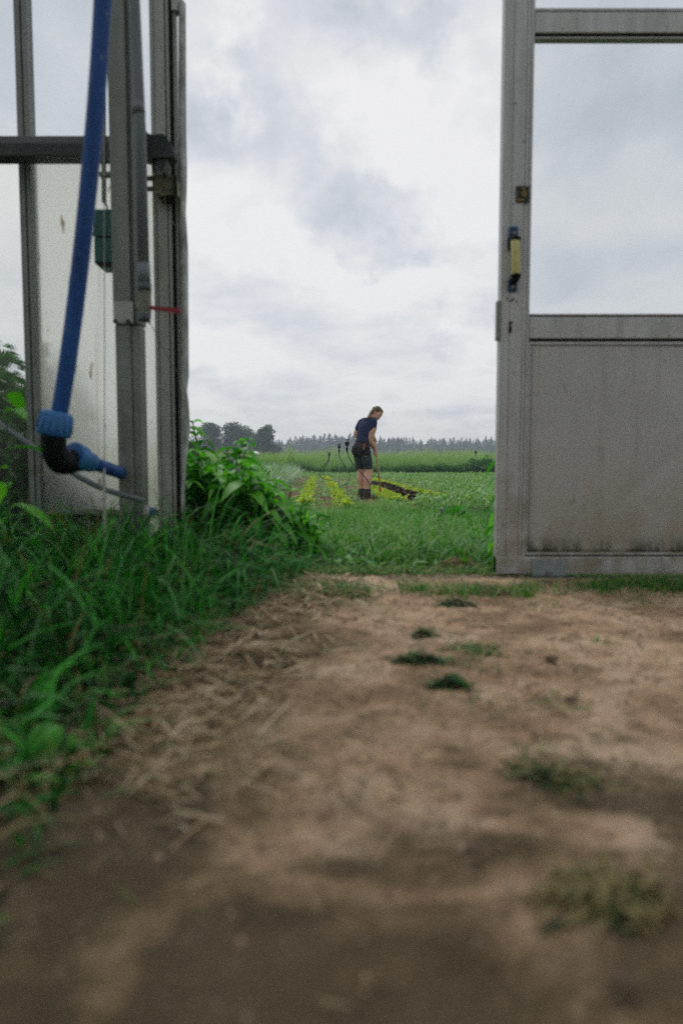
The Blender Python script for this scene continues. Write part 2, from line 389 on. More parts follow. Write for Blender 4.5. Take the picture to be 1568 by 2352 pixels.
def floor_mat():
    m, nt, N, L, B = new_mat('trodden_dry_earth')
    n1 = noise_node(N, L, 3.4, 9, rough=.68, dist=.3); n2 = noise_node(N, L, 15, 8, rough=.7, dist=.35); n3 = noise_node(N, L, 55, 5, rough=.7)
    n4 = noise_node(N, L, 7.5, 7, rough=.65, dist=.4); n5 = noise_node(N, L, 1.1, 4)
    c = ramp(N, L, n1.outputs['Fac'], [(.38,(.29,.19,.115)),(.5,(.56,.375,.24)),(.60,(.75,.55,.39))]).outputs[0]
    c = mixc(N, L, maprange(N, L, n2.outputs['Fac'], .50, .64, 0, .8), c, (.19,.13,.08))
    c = mixc(N, L, maprange(N, L, n4.outputs['Fac'], .56, .68, 0, .6), c, (.17,.145,.085))
    c = mixc(N, L, maprange(N, L, n3.outputs['Fac'], .56, .66, 0, .75), c, (.13,.09,.06))
    c = mixc(N, L, maprange(N, L, n3.outputs['Fac'], .44, .32, 0, .5), c, (.56,.44,.35))
    # greenish algae film in the dry left corner by the grass
    tc = N.new('ShaderNodeTexCoord'); sp = N.new('ShaderNodeSeparateXYZ'); L.new(tc.outputs['Object'], sp.inputs[0])
    fx = maprange(N, L, sp.outputs[0], .05, -.45)
    a = N.new('ShaderNodeMath'); a.operation = 'MULTIPLY'; L.new(fx, a.inputs[0]); L.new(maprange(N, L, n5.outputs['Fac'], .25, .5, .45, .95), a.inputs[1])
    c = mixc(N, L, a.outputs[0], c, (.065,.062,.03))
    # mossy patches that also paint the fading light near the camera
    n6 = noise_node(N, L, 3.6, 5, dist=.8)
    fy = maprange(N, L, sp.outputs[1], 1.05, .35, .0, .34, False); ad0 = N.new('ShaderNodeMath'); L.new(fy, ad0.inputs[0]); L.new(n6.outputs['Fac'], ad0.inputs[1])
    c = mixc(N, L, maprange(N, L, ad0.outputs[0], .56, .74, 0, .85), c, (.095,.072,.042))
    L.new(c, B.inputs['Base Color']); B.inputs['Roughness'].default_value = .9; B.inputs['Specular IOR Level'].default_value = .15
    ad = N.new('ShaderNodeMath'); L.new(n2.outputs['Fac'], ad.inputs[0]); L.new(n3.outputs['Fac'], ad.inputs[1])
    bump(N, L, B, ad.outputs[0], 1, .02); return m
def floor_z(X, Y):
    z = .014 + .018*vnoise(X, Y, 2.2, 3.1, 4) + .011*vnoise(X, Y, 10, 8.2, 5)
    z += .02*np.clip((-X-.25)*1.6, 0, 1)
    edge = np.clip((2.62-Y)/.1, 0, 1)
    return np.clip(z, -.004, .08)*edge + .002
xs = np.concatenate([np.linspace(-3.2,-1.5,14), np.linspace(-1.45,1.45,200), np.linspace(1.5,3.2,14)])
ys = np.concatenate([np.linspace(-2.5,.3,24), np.linspace(.32,2.62,170)])
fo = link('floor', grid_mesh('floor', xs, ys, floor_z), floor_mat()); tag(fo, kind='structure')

# rows of the vegetable beds run slightly to the left as they go away
def rowx(X0, Y0, Y, s=-.0376): return X0 + s*(Y-Y0)
def soil_mat():
    m, nt, N, L, B = new_mat('dry_field_soil')
    n1 = noise_node(N, L, 5, 6); n2 = noise_node(N, L, 28, 6, rough=.7)
    c = ramp(N, L, n1.outputs['Fac'], [(.3,(.16,.09,.06)),(.7,(.27,.165,.115))]).outputs[0]
    c = mixc(N, L, maprange(N, L, n2.outputs['Fac'], .5, .7, 0, .7), c, (.10,.055,.04))
    L.new(c, B.inputs['Base Color']); B.inputs['Roughness'].default_value = .95; B.inputs['Specular IOR Level'].default_value = .1
    bump(N, L, B, n2.outputs['Fac'], 1, .04); return m
def soil_z(X, Y):
    U = X + .0376*(Y-11.8)
    return gza(Y) + .004 + .018*np.cos(U*2*math.pi/.45) + .022*vnoise(X, Y, 6, 1.7, 3)
xs = np.linspace(-1.9, 2.4, 110); ys = np.concatenate([np.linspace(9.0, 16, 130), np.linspace(16.2, 30, 90)])
tag(link('soil_bed', grid_mesh('soil_bed', xs, ys, soil_z), soil_mat()), kind='structure')

# threshold with the track of the sliding door
t = thing('threshold', 'worn pale threshold strip crossing the doorway with a dark door track behind it', 'threshold', (.5, 2.6, 0))
mb = MB(); mb.box(-1.35, 1.9, -.12, .0, -.03, .012, .004); mb.build('sill', pmat('worn_threshold', [(.3,(.17,.12,.085)),(.5,(.28,.2,.15)),(.7,(.36,.28,.22))], 9, .9, detail=8, stretch=(.3,1,1), bumps=.6), t)
mb = MB(); mb.box(-1.35, 1.9, .003, .03, -.03, .014, .003); mb.build('door_track', M['beam'], t)

# ============================================================ GREENHOUSE
gh = thing('greenhouse', 'greenhouse front with grey metal bars, clear and frosted panes left of the doorway', 'greenhouse', (0,0,0))
YW = 2.80
def vbar(mb, px0, px1, pyref, Y0, Y1, z0, z1, bev=.003):
    a = at(px0, pyref, Y0).x; b = at(px1, pyref, Y0).x; mb.box(a, b, Y0, Y1, z0, z1, bev); return a, b
ZT = 3.0
# mullion of the left wall
mb = MB(); xa, xb = vbar(mb, 57, 66, 700, YW-.03, YW+.03, 0, ZT); xc_, xd_ = vbar(mb, 69, 80, 700, YW-.03, YW+.03, 0, ZT); vbar(mb, 52, 83, 700, YW-.012, YW+.02, 0, ZT)
mb.build('mullion', M['galv'], gh)
# jamb
mb = MB()
zj = lambda px: at(px, 900, YW-.03).x
mb.box(zj(359), zj(369), YW-.035, YW+.03, 0, ZT, .002); mb.box(zj(371), zj(392), YW-.045, YW+.03, 0, ZT, .003)
mb.box(zj(394), zj(401), YW-.035, YW+.03, 0, ZT, .002)
mb.box(zj(360), zj(415), YW-.02, YW+.02, 0, ZT)
mb.build('jamb', M['alu_left'], gh)
mb = MB(); mb.box(zj(402.5), zj(409), YW-.03, YW+.02, 0, ZT, .001); mb.build('jamb_gasket', M['groove'], gh)
# bulging plastic seal down the jamb's edge
prof = [(0,408,424),(300,409,425),(380,409,427),(430,410,426),(480,409,424),(560,410,429),(700,411,430),(860,412,431),(895,412,427),(925,412,431),(985,413,434),(1040,413,427),(1080,413,424),(1180,413,421)]
V = []; F = []
for i, (py, a, b) in enumerate(prof):
    p = at(a, py, YW-.03); q = at(b, py, YW-.03)
    for (x, y) in ((p.x, YW-.02), ((p.x*.6+q.x*.4), YW-.038), ((p.x*.2+q.x*.8), YW-.034), (q.x, YW-.01), (q.x-.004, YW+.01), (p.x, YW+.012)):
        V.append((x, y, p.z))
for i in range(len(prof)-1):
    for k in range(6): F.append((i*6+k, i*6+(k+1)%6, (i+1)*6+(k+1)%6, (i+1)*6+k))
V = [(x, y, z if z > .0 else .0) for x, y, z in V]
mb = MB(); mb.add(V, F, True); mb.add([(zj(407),YW-.03,2.2),(zj(424),YW-.03,2.2),(zj(424),YW+.01,2.2),(zj(407),YW+.01,2.2),(zj(407),YW-.03,ZT),(zj(424),YW-.03,ZT),(zj(424),YW+.01,ZT),(zj(407),YW+.01,ZT)],
    [(0,1,2,3),(4,7,6,5),(0,4,5,1),(1,5,6,2),(2,6,7,3),(3,7,4,0)])
mb.build('edge_seal', pmat('grey_sealing_strip', [(.35,(.20,.21,.20)),(.5,(.34,.355,.35)),(.65,(.52,.54,.54))], 22, .55, stretch=(1,1,.5), bumps=.5, bdist=.01), gh)
# panes
x_m = at(68, 700, YW).x
def pane(name, x0, x1, z0, z1, mat, Y=YW):
    mb = MB(); mb.box(x0, x1, Y-.002, Y+.002, z0, z1); return mb.build(name, mat, gh)
zr = at(100, 335, YW).z
pane('upper_pane', -3.2, x_m-.026, zr+.02, ZT, M['glass_left']); pane('upper_pane', x_m+.026, zj(360)-.001, zr+.02, ZT, M['glass_left'])
pane('lower_pane', -3.2, x_m-.026, .02, zr-.02, M['glass_milky']); pane('frosted_pane', x_m+.026, zj(360)-.001, .02, zr-.02, M['frost'])
mb = MB(); mb.box(-3.2, zj(360)-.001, YW-.012, YW+.02, zr-.03, zr+.03, .002); mb.build('glazing_bar', M['galv'], gh)
mb = MB(); mb.box(-3.2, zj(360)-.001, YW-.03, YW+.03, -.05, .02, .002); mb.box(x_m+.03, zj(360)-.002, YW-.02, YW+.02, .24,.262,.002); mb.build('base_rail', M['galv'], gh)
# long dark beam in front of the wall, with its end piece
mb = MB(); za = at(100, 331, 2.66).z; zb = at(100, 361, 2.66).z; zt = at(100, 312, 2.66).z
xr = at(352, 340, 2.66).x
mb.box(-3.2, xr, 2.645, 2.72, zb, za, .003)
mb.build('beam', M['beam'], gh)
mb = MB(); mb.box(-3.2, xr-.02, 2.655, 2.725, za+.001, zt, .003); mb.build('beam_cap', M['beam_top'], gh)
mb = MB(); f = lambda px, py: (at(px, py, 2.64).x, at(px, py, 2.64).z)
mb.prism([f(334,296),f(340,308),f(352,311),f(371,309),f(380,312),f(392,328),f(398,344),f(402,352),f(399,358),f(388,363),f(350,364),f(333,362)], 2.63, 2.70)
mb.prism([f(356,363),f(384,364),f(380,378),f(375,393),f(366,388),f(358,372)], 2.64, 2.69)
mb.box(f(341,0)[0], f(345,0)[0], 2.64, 2.66, f(0,390)[1], f(0,362)[1])
mb.build('beam_end', M['beam'], gh)
# latch on the jamb
mb = MB(); g = lambda px, py: (at(px, py, 2.70).x, at(px, py, 2.70).z)
mb.prism([g(357,402),g(402,405),g(406,412),g(408,446),g(372,450),g(357,444)], 2.69, 2.75)
mb.box(g(328,0)[0], g(358,0)[0], 2.70, 2.715, g(0,412)[1], g(0,403)[1], .001)
mb.box(g(328,0)[0], g(358,0)[0], 2.70, 2.715, g(0,436)[1], g(0,427)[1], .001)
mb.tube(curve_pts([(*((at(378,450,2.68)).xyz),), tuple(at(382,480,2.68)), tuple(at(395,508,2.68)), tuple(at(404,516,2.68)), tuple(at(407,500,2.68)), tuple(at(405,450,2.68))], 5), .0016, 6)
mb.build('latch', M['latch'], gh)
mb = MB(); mb.prism([g(362,450),g(403,449),g(400,458),g(372,461)], 2.71, 2.74); mb.prism([g(402,408),g(408,411),g(410,446),g(404,447)], 2.675, 2.689); mb.build('latch_keeper', M['dark'], gh)
# header, far right frame, roof, out-of-sight walls that shade the inside
mb = MB(); mb.box(-3.2, 3.2, YW-.03, YW+.05, ZT, ZT+.08, .003); mb.box(-3.2,3.2,YW-.02,YW+.02,2.42,2.47); mb.box(2.25, 2.35, YW-.03, YW+.03, -.02, ZT, .003); mb.build('header', M['galv'], gh)
pane('upper_pane', 2.36, 3.2, .02, ZT, M['glass_left'])
def roof():
    V = [(-3.25,-7,3.05),(0,-7,4.0),(3.25,-7,3.05),(-3.25,2.86,3.05),(0,2.86,4.0),(3.25,2.86,3.05)]
    mb = MB(); mb.add(V, [(0,1,4,3),(1,2,5,4)]); mb.build('roof', M['roof'], gh)
    mb = MB()
    for k in range(11):
        y = -7+k*.98
        for s in (-1,1): mb.tube([(s*3.25,y,3.08),(0,y,4.03)], .025, 4)
    mb.tube([(0,-7,4.03),(0,2.86,4.03)], .035, 4); mb.build('rafters', M['galv'], gh)
    mb = MB()
    for s in (-1,1): mb.box(min(s*3.25,s*3.24), max(s*3.25,s*3.24), -7, 2.86, -.03, 3.05)
    mb.box(-3.23, 3.23, -7.0, -6.99, -.03, 3.05); mb.build('side_wall', M['roof'], gh)
    mb = MB(); mb.box(-3.2, 3.2, -6.9, -.9, 2.93, 2.94); mb.build('added_shade_sheet', M['shade_sheet'], gh)  # unseen sheet, added to block light from the near floor
roof()
# steel post that carries the greenhouse
post = thing('support_post', 'grey galvanised steel post standing beside the blue pipe, joint plate halfway up', 'post', (at(290,600,2.55).x, 2.57, 0))
def lx(px, py, Y): return at(px, py, Y).x - post.location.x
mb = MB(); a = lx(257,600,2.52); b = lx(316,600,2.52); wd = b-a
zjn = at(290, 742, 2.52).z
mb.box(a-.001, a+wd*.68, -.05, .04, zjn, ZT+.4, .004); mb.box(a+wd*.68-.004, a+wd*.86, -.030, .035, zjn, ZT+.4, .002); mb.box(a+wd*.86-.002, b+.001, -.045, .04, zjn, ZT+.4, .003)
mb.build('shaft', M['galv'], post)
mb = MB(); mb.box(a+.004, a+wd*.66, -.052, .035, -.05, zjn-.002, .008); mb.box(a+wd*.64, b+.002, -.043, .03, -.05, zjn-.004, .008)
mb.build('lower_shaft', M['galv'], post)
mb = MB(); mb.box(a+.004, a+wd*.8, -.060, -.0525, zjn-.003, zjn+.075, .003); mb.build('joint_plate', M['alu_left'], post)
for k in (.12,.62): mb = MB(); mb.tube([(a+wd*k,-.066,zjn+.004),(a+wd*k,-.0605,zjn+.004)], .008, 6); mb.build('bolt', M['beam'], post)

# blue water pipe
P = [at(262,-900,1.97), at(256,-400,1.99), at(236,0,2.0), at(225,180,2.0), at(208,380,2.01), at(185,600,2.03), at(160,800,2.05), at(136,955,2.07)]
bp = thing('water_pipe', 'thick blue plastic water pipe leaning before the steel post, black elbow at its foot', 'pipe', P[-1])
loc = bp.location.copy(); Q = [p-loc for p in P]
mb = MB(); mb.tube(curve_pts(Q, 8), .0245, 20); mb.build('pipe', M['blue'], bp)
ax = (Q[-2]-Q[-1]).normalized()
c0 = at(132,945,2.07)-loc; c1 = at(122,1000,2.07)-loc; d = (c1-c0)
mb = MB(); mb.tube([c0-d*.02, c0+d*.02, c0+d*.12, c0+d*.75, c0+d*.97, c0+d*1.0], [.030,.040,.045,.050,.0505,.046], 28)
for k in range(14):
    an = 2*math.pi*k/14; u = d.normalized(); v = u.orthogonal().normalized(); wv = u.cross(v)
    o_ = v*math.cos(an)+wv*math.sin(an); mb.tube([c0+d*.14+o_*.0455, c0+d*.8+o_*.0505], .0028, 5)
mb.build('compression_nut', M['bluenut'], bp)
e0 = c0+d*.95; e1 = at(125,1035,2.08)-loc; e2 = at(140,1062,2.11)-loc; e3 = at(172,1058,2.17)-loc
mb = MB(); mb.tube(curve_pts([e0,e1,e2,e3], 6), [.037]*19, 20); mb.build('elbow', M['black'], bp)
g0 = at(166,1046,2.15)-loc; g1 = at(212,1064,2.24)-loc; dd = g1-g0
mb = MB(); mb.tube([g0, g0+dd*.03, g0+dd*.45, g0+dd*.47, g0+dd*.95, g1], [.040,.045,.042,.036,.031,.026], 24)
mb.build('compression_nut', M['bluenut'], bp)
mb = MB(); mb.tube([g0+dd*.9, at(265,1082,2.45)-loc, at(300,1096,2.66)-loc], .0225, 18); mb.build('lower_pipe', M['blue'], bp)

# grey pipe with ball valve
P = [at(296,-700,2.42), at(308,0,2.42), at(322,300,2.42), at(331,650,2.42)]
vp = thing('valve_pipe', 'grey plastic pipe with red-levered ball valve, right of the steel post', 'pipe', P[-1])
loc = vp.location.copy()
mb = MB(); mb.tube([p-loc for p in P], .0195, 16); mb.tube([at(317,235,2.42)-loc, at(319,262,2.42)-loc], .022, 16); mb.tube([at(330,605,2.42)-loc, at(331.5,650,2.42)-loc],.0215,16); mb.build('pipe', M['pvc'], vp)
mb = MB(); mb.tube([at(332,650,2.42)-loc, at(332,669,2.42)-loc], .0235, 16); mb.build('coupling', M['pvcdark'], vp)
mb = MB(); mb.tube([at(333,669,2.42)-loc, at(333,676,2.42)-loc, at(333,700,2.42)-loc, at(332,722,2.42)-loc], [.0235,.0215,.0225,.0215], 8, smooth=False)
mb.tube([at(318,705,2.44)-loc, at(330,705,2.43)-loc], .016, 10); mb.box(at(316,0,2.42).x-loc.x, at(324,0,2.42).x-loc.x+.006, .0,.03, at(0,728,2.42).z-loc.z, at(0,684,2.42).z-loc.z, .002); mb.build('valve_body', M['valve'], vp)
mb = MB(); mb.tube([at(332,722,2.42)-loc, at(331,738,2.42)-loc], .021, 14); mb.tube([at(343,736,2.42)-loc, at(344,744,2.42)-loc], .003, 8); mb.build('end_cap', M['pvcdark'], vp)
mb = MB(); q0 = at(343,706,2.40)-loc; q1 = at(412,714,2.40)-loc
for k, (o0, o1) in enumerate([(0,0)]):
    dx = (q1-q0).normalized(); up = Vector((0,0,1)); 
    pts = []
    for s, hw in ((0,.0075),(.1,.0065),(.8,.0085),(.93,.010),(1.0,.009),(1.05,.005)):
        c = q0+(q1-q0)*s; pts.append((c, hw))
    V = []
    for c, hw in pts:
        for (a_, b_) in ((-1,-1),(1,-1),(1,1),(-1,1)): V.append(c+up*hw*a_+Vector((0,.003,0))*b_)
    F = []
    for i in range(len(pts)-1):
        for k2 in range(4): F.append((i*4+k2, i*4+(k2+1)%4, (i+1)*4+(k2+1)%4, (i+1)*4+k2))
    F += [(3,2,1,0), tuple(len(V)-4+k2 for k2 in range(4))]
    mb.add(V, F)
mb.build('lever', M['red'], vp)

# thin conduit behind the blue pipe, cord, green box, wire, grey hose
P = [at(240,-700,2.56), at(238,290,2.56), at(239,464,2.56)]
cn = thing('conduit', 'thin grey conduit running down between the blue pipe and the steel post', 'conduit', P[-1]); loc = cn.location.copy()
mb = MB(); mb.tube([p-loc for p in P], .0085, 10); mb.build('tube', M['pvc'], cn)
mb = MB(); mb.box(-.012,.028,-.012,.01, at(0,407,2.56).z-loc.z, at(0,396,2.56).z-loc.z, .002); mb.build('clip', M['latch'], cn)
mb = MB(); mb.tube(curve_pts([at(239,462,2.56)-loc, at(244,470,2.56)-loc, at(247,482,2.57)-loc],4), .0035, 8); mb.build('cable', M['dark'], cn)
gb = thing('control_box', 'dark green plastic box fixed to the left side of the steel post', 'box', at(236,615,2.60)); loc = gb.location.copy()
h = lambda px, py: (at(px,py,2.58).x-loc.x, at(px,py,2.58).z-loc.z)
mb = MB(); mb.prism([h(216,480),h(268,480),h(268,541),h(213,541),h(212,536),h(215,530)], -.02, .05); mb.build('upper_case', M['teal'], gb)
mb = MB(); mb.prism([h(216,546),h(268,546),h(268,614),h(229,614),h(217,603)], -.02, .05); mb.build('lower_case', M['teal'], gb)
mb = MB(); mb.prism([h(219,541),h(268,541),h(268,546),h(219,546)], -.014, .045); mb.build('seam', M['dark'], gb); mb = MB(); mb.prism([h(217,600),h(268,600),h(268,612),h(229,612)], -.0225, -.0202); mb.build('lower_edge', M['dark'], gb)
def cord(name, label, pts, r, mat, cat='cord', n=6):
    o = MB(); p0 = Vector(pts[-1]); o.tube([Vector(p)-p0 for p in curve_pts(pts, n)], r, 8)
    ob = o.build(name, mat); ob.location = p0; return tag(ob, label, cat)
cord('pull_cord', 'thin pale cord hanging straight down in front of the green box', [at(236,-700,2.5),at(239,300,2.5),at(239,480,2.5),at(240,800,2.49),at(240,1060,2.48)], .0017, M['cord'])
ps = thing('marker_stick', 'white stick standing upright in the tall grass left of the steel post', 'stick', at(240,1205,2.3)); l0 = ps.location.copy()
mb = MB(); mb.tube([at(238,1060,2.3)-l0, at(239,1125,2.3)-l0, at(241,1300,2.25)-l0], [.0045,.006,.006], 8); mb.build('rod', M['cord'], ps)
cord('tie_wire', 'fine brown wire slanting from the ball valve down across the door jamb', [at(344,742,2.45),at(356,762,2.5),at(390,830,2.66),at(420,880,2.72),at(430,960,2.74)], .0014, pmat('rusty_wire', stops2((.16,.12,.09)), 40, .8), 'wire')
cord('grey_hose', 'grey hose sloping down behind the blue elbow at the far left', [at(-60,925,2.42),at(0,975,2.4),at(60,1015,2.4),at(140,1070,2.4),at(230,1120,2.42),at(330,1150,2.45)], .0105, M['pvc'], 'hose')
gt = thing('tap', 'small grey tap sticking out of the grass below the frosted pane', 'tap', at(335,1215,2.5)); l0 = gt.location.copy()
mb = MB(); mb.tube([at(337,1160,2.5)-l0, at(336,1180,2.5)-l0, at(333,1260,2.5)-l0], [.010,.012,.012], 10); mb.build('riser', M['bolt'], gt)
mb = MB(); mb.tube([at(345,1165,2.52)-l0, at(350,1185,2.52)-l0], .008, 10); mb.build('spout', M['bluenut'], gt)

# ============================================================ SLIDING DOOR (right)
YD = 2.62
X0 = at(1160,0,YD).x; X1 = X0+.112; XE = 2.22
door = thing('sliding_door', 'grey aluminium sliding door standing open on the right, glass above and a dirty solid panel below', 'door', (X0, YD, 0))
Z = lambda py: at(1300, py, YD).z
def dx(x): return x - X0
mb = MB(); W = .112
mb.box(0, .038, .0, .05, .022, 3.0, .004); mb.box(.036, .082, -.004, .05, .022, 3.0, .004); mb.box(.0835, .0975, .002, .045, .022, 3.0, .002); mb.box(.1, .112, .006, .045, .022, 3.0, .002); mb.box(.08,.104,.01,.044,.022,3.0)
mb.build('stile', M['alu'], door)
mb = MB(); mb.box(XE-X0-.1, XE-X0, 0, .05, .022, 3.0, .004); mb.build('stile', M['alu'], door)
xa = .113; xb = XE-X0-.1
def rail(name, py0, py1, bead_top=True, bead_bot=True):
    z1 = Z(py0); z0 = Z(py1); mb = MB()
    mb.box(xa-.004 if False else xa, xb, .003, .048, z0, z1, .003); return mb, z0, z1
# top rail: thin bead, groove, wide face, shadow gap, bead
mb = MB(); mb.box(xa, xb, .004, .046, Z(72), Z(24), .003); mb.build('rail', M['alu'], door)
mb = MB(); mb.box(xa, xb, .006, .044, Z(21), Z(14), .002); mb.box(xa, xb, .010, .044, Z(83), Z(79), .002)
mb.box(xa, xb, .006, .044, Z(723.5), Z(719), .002); mb.box(xa, xb, .010, .044, Z(790), Z(783), .002); mb.box(xa, xb, .010, .044, Z(1276), Z(1270), .002)
mb.box(xa, xa+.008, .009, .044, Z(1269.5), Z(790.5), .002); mb.build('glazing_bead', M['alu'], door)
mb = MB(); mb.box(xa, xb, .012, .04, Z(79), Z(72)); mb.box(xa, xb, .012, .04, Z(24), Z(21)); mb.box(xa, xb, .012, .04, Z(727), Z(723.5)); mb.box(xa, xb, .014, .04, Z(783), Z(776.5)); mb.box(xa, xb, .012, .04, Z(1279), Z(1276))
mb.build('gasket', M['groove'], door)
mb = MB(); mb.box(xa, xb, .003, .048, Z(776.5), Z(727), .003); mb.build('rail', M['alu'], door)
mb = MB(); mb.box(.0, xb, -.002, .05, .020, Z(1279), .004)
o = mb.build('rail', M['alu'], door); o['label'] = 'muddy bottom rail'
mb = MB(); mb.box(xa, xb, .022, .026, Z(719), Z(83)); mb.build('glass_pane', M['glass'], door)
mb = MB(); mb.box(xa, xb, .022, .026, Z(14), 3.0); mb.build('glass_pane', M['glass'], door)
# lower panel with its slight dent: a grid
pxs = np.linspace(xa+.008, xb, 60); pzs = np.linspace(Z(1270), Z(790), 50)
X_, Z_ = np.meshgrid(pxs, pzs); Y_ = .024 + .004*np.sin(X_*3.1+.6)*np.cos(Z_*4.) + .006*np.exp(-(((X_-.62)+(Z_-.42)*-1.1)/.03)**2)*np.exp(-((X_-.62)/.16)**2)
nx = len(pxs); a = (np.arange(len(pzs)-1)[:,None]*nx+np.arange(nx-1)[None,:]).ravel()
me = np_mesh('panel', np.stack([X_.ravel(), Y_.ravel(), Z_.ravel()],1), np.stack([a,a+1,a+1+nx,a+nx],1), smooth=True)
o = link('panel', me, M['panel'], door); o['label'] = 'dirty solid lower panel'
md = o.modifiers.new('s','SOLIDIFY'); md.thickness = .008; md.offset = 0
# handle
D = lambda px, py, dy=0.: (at(px,py,YD+dy)-Vector((X0,YD,0)))
hd = MB(); 
hnd = bpy.data.objects.new('handle', None); C.objects.link(hnd); hnd.parent = door
mb = MB(); p = D(1178,536); mb.box(p.x-.0165, p.x+.0165, -.012, -.0045, D(0,560).z, D(0,521).z, .003)
p2 = D(1176,656); mb.box(p2.x-.0175, p2.x+.0165, -.012, -.0045, D(0,671).z, D(0,640).z, .003)
mb.build('bracket', M['handleblue'], hnd)
mb = MB(); mb.tube(curve_pts([D(1178,541,-.012), D(1181,543,-.035), D(1184,548,-.05)],4), [.010]*9, 10); mb.tube([D(1184,546,-.05), D(1184,551,-.05)], [.0205,.0185], 14)
mb.tube(curve_pts([D(1184,631,-.05), D(1186,636,-.045), D(1177,648,-.012)],4), [.014]*9, 10); mb.tube([D(1184,630,-.05), D(1184,634,-.05)], [.0185,.0205], 14)
mb.build('arm', M['black'], hnd)
mb = MB(); mb.tube([D(1183,551,-.05), D(1183,554,-.05), D(1183.5,590,-.05), D(1184,627,-.05), D(1184,631,-.05)], [.014,.016,.0152,.016,.014], 18); mb.build('grip', M['yellow'], hnd)
mb = MB(); q = D(1178,540); mb.tube([(q.x,-.013,q.z),(q.x,-.019,q.z)], .008, 8); q = D(1175,660); mb.tube([(q.x,-.013,q.z),(q.x,-.017,q.z)], .006, 8); mb.build('bolt', M['bolt'], hnd)
mb = MB(); q = D(1169,560); mb.box(q.x-.007,q.x+.003,-.011,-.005,D(0,576).z,D(0,546).z,.002); mb.build('latch_tongue', M['dark'], door)
# lock plate
mb = MB(); q = D(1199,447); mb.box(q.x-.026,q.x+.026,-.010,-.0045,q.z-.030,q.z+.030,.003)
lk = mb.build('lock_plate', pmat('tarnished_lock_plate', [(.4,(.018,.02,.014)),(.52,(.05,.045,.03)),(.6,(.16,.11,.05))], 34, .5), door)
mb = MB()
mb.tube([(q.x+.002,-.0105,q.z-.002),(q.x+.002,-.017,q.z-.002)], .012, 14)
mb.box(q.x-.008,q.x+.008,-.014,-.0105,q.z+.014,q.z+.025,.002); mb.box(q.x-.010,q.x+.008,-.013,-.0105,q.z-.026,q.z-.018,.001)
mb.box(q.x+.018,q.x+.023,-.013,-.0105,q.z+.0,q.z+.02,.001); mb.box(q.x-.023,q.x-.019,-.013,-.0105,q.z-.006,q.z+.01,.001)
mb.build('cylinder', pmat('old_brass', [(.35,(.05,.04,.02)),(.65,(.26,.18,.08))], 60, .4, metal=.4), lk)
mb = MB()
for (px_, py_) in ((1165,686),(1172,691),(1178,686),(1186,692),(1189,588),(1176,690)):
    q = D(px_,py_); mb.tube([(q.x,-.0052,q.z),(q.x,.0,q.z)], .0032, 8)
q = D(1172,742); mb.tube([(q.x,-.0052,q.z),(q.x,0,q.z)], .0065, 10); q = D(1171,757); mb.box(q.x-.005,q.x+.005,-.0052,0,q.z-.012,q.z+.014)
q = D(1160,1850/2352*0+1176+0); 
mb.build('screw_holes', M['dark'], door)
mb = MB(); mb.box(-.012, .004, -.003, .03, D(0,780).z, D(0,690).z, .002); mb.build('edge_latch', M['galv'], door)
mb = MB(); q0 = D(1221,1284); q1 = D(1297,1323); mb.box(q0.x,q1.x,-.009,-.0025,q1.z,q0.z,.002); pl = mb.build('mending_plate', M['patch'], door)
mb = MB(); q = D(1258,1318); mb.tube([(q.x,-.010,q.z+.003),(q.x,-.018,q.z+.003)], .011, 6); mb.build('bolt', M['bolt'], pl)

# ============================================================ VEGETATION builders
def blades(base, H, W, lean, az, seg=3, droop=.35):
    """ribbons: base (n,3), heights, widths, lean distance, azimuth -> V, F"""
    n = len(base); ss = np.linspace(0, 1, seg+1); wd = np.array([1-.85*s**1.6 for s in ss]); wd[0] = .8
    d = np.stack([np.cos(az), np.sin(az), np.zeros(n)], 1); sd = np.stack([-np.sin(az), np.cos(az), np.zeros(n)], 1)
    tw = rng.uniform(-1, 1, n)[:,None]; sd = sd*np.cos(tw)+d*np.sin(tw)
    V = np.empty((n, seg+1, 2, 3), dtype=np.float32)
    for i, s in enumerate(ss):
        c = base + d*(lean*s**1.8)[:,None]; c = c.copy(); c[:,2] += H*(s - droop*s**3*np.clip(lean/np.maximum(H,1e-3),0,1))
        V[:,i,0] = c - sd*(W*wd[i]/2)[:,None]; V[:,i,1] = c + sd*(W*wd[i]/2)[:,None]
    k = (seg+1)*2; b = np.arange(n)[:,None]*k
    F = np.concatenate([np.stack([b[:,0]+2*i, b[:,0]+2*i+1, b[:,0]+2*i+3, b[:,0]+2*i+2], 1) for i in range(seg)])
    return V.reshape(-1,3), F, k
LS = np.array([0,.22,.5,.78,1.]); LW = np.array([.12,.82,1,.6,.03])
def leaves(base, dirs, L, W, droop, fold=.25, prof=LW, wav=0.):
    n = len(base); dirs = dirs/np.linalg.norm(dirs, axis=1)[:,None]
    up = np.array([0,0,1.]); side = np.cross(dirs, up); side += rng.normal(0,.12,side.shape); side /= np.maximum(np.linalg.norm(side,axis=1),1e-4)[:,None]
    nor = np.cross(side, dirs); ns = len(LS)
    V = np.empty((n, ns, 3, 3), dtype=np.float32)
    for i, s in enumerate(LS):
        c = base + dirs*(L*s)[:,None]; c = c.copy(); c[:,2] -= droop*L*s*s
        w2 = (W*prof[i]/2)[:,None]
        wv = nor*(wav*W*rng.normal(0,1,n))[:,None] if wav else 0
        V[:,i,0] = c - side*w2 + nor*w2*fold + wv; V[:,i,1] = c; V[:,i,2] = c + side*w2 + nor*w2*fold - wv
    k = ns*3; b = np.arange(n)*k; F = []
    for i in range(ns-1):
        for j in (0,1): F.append(np.stack([b+i*3+j, b+i*3+j+1, b+(i+1)*3+j+1, b+(i+1)*3+j], 1))
    return V.reshape(-1,3), np.concatenate(F), k
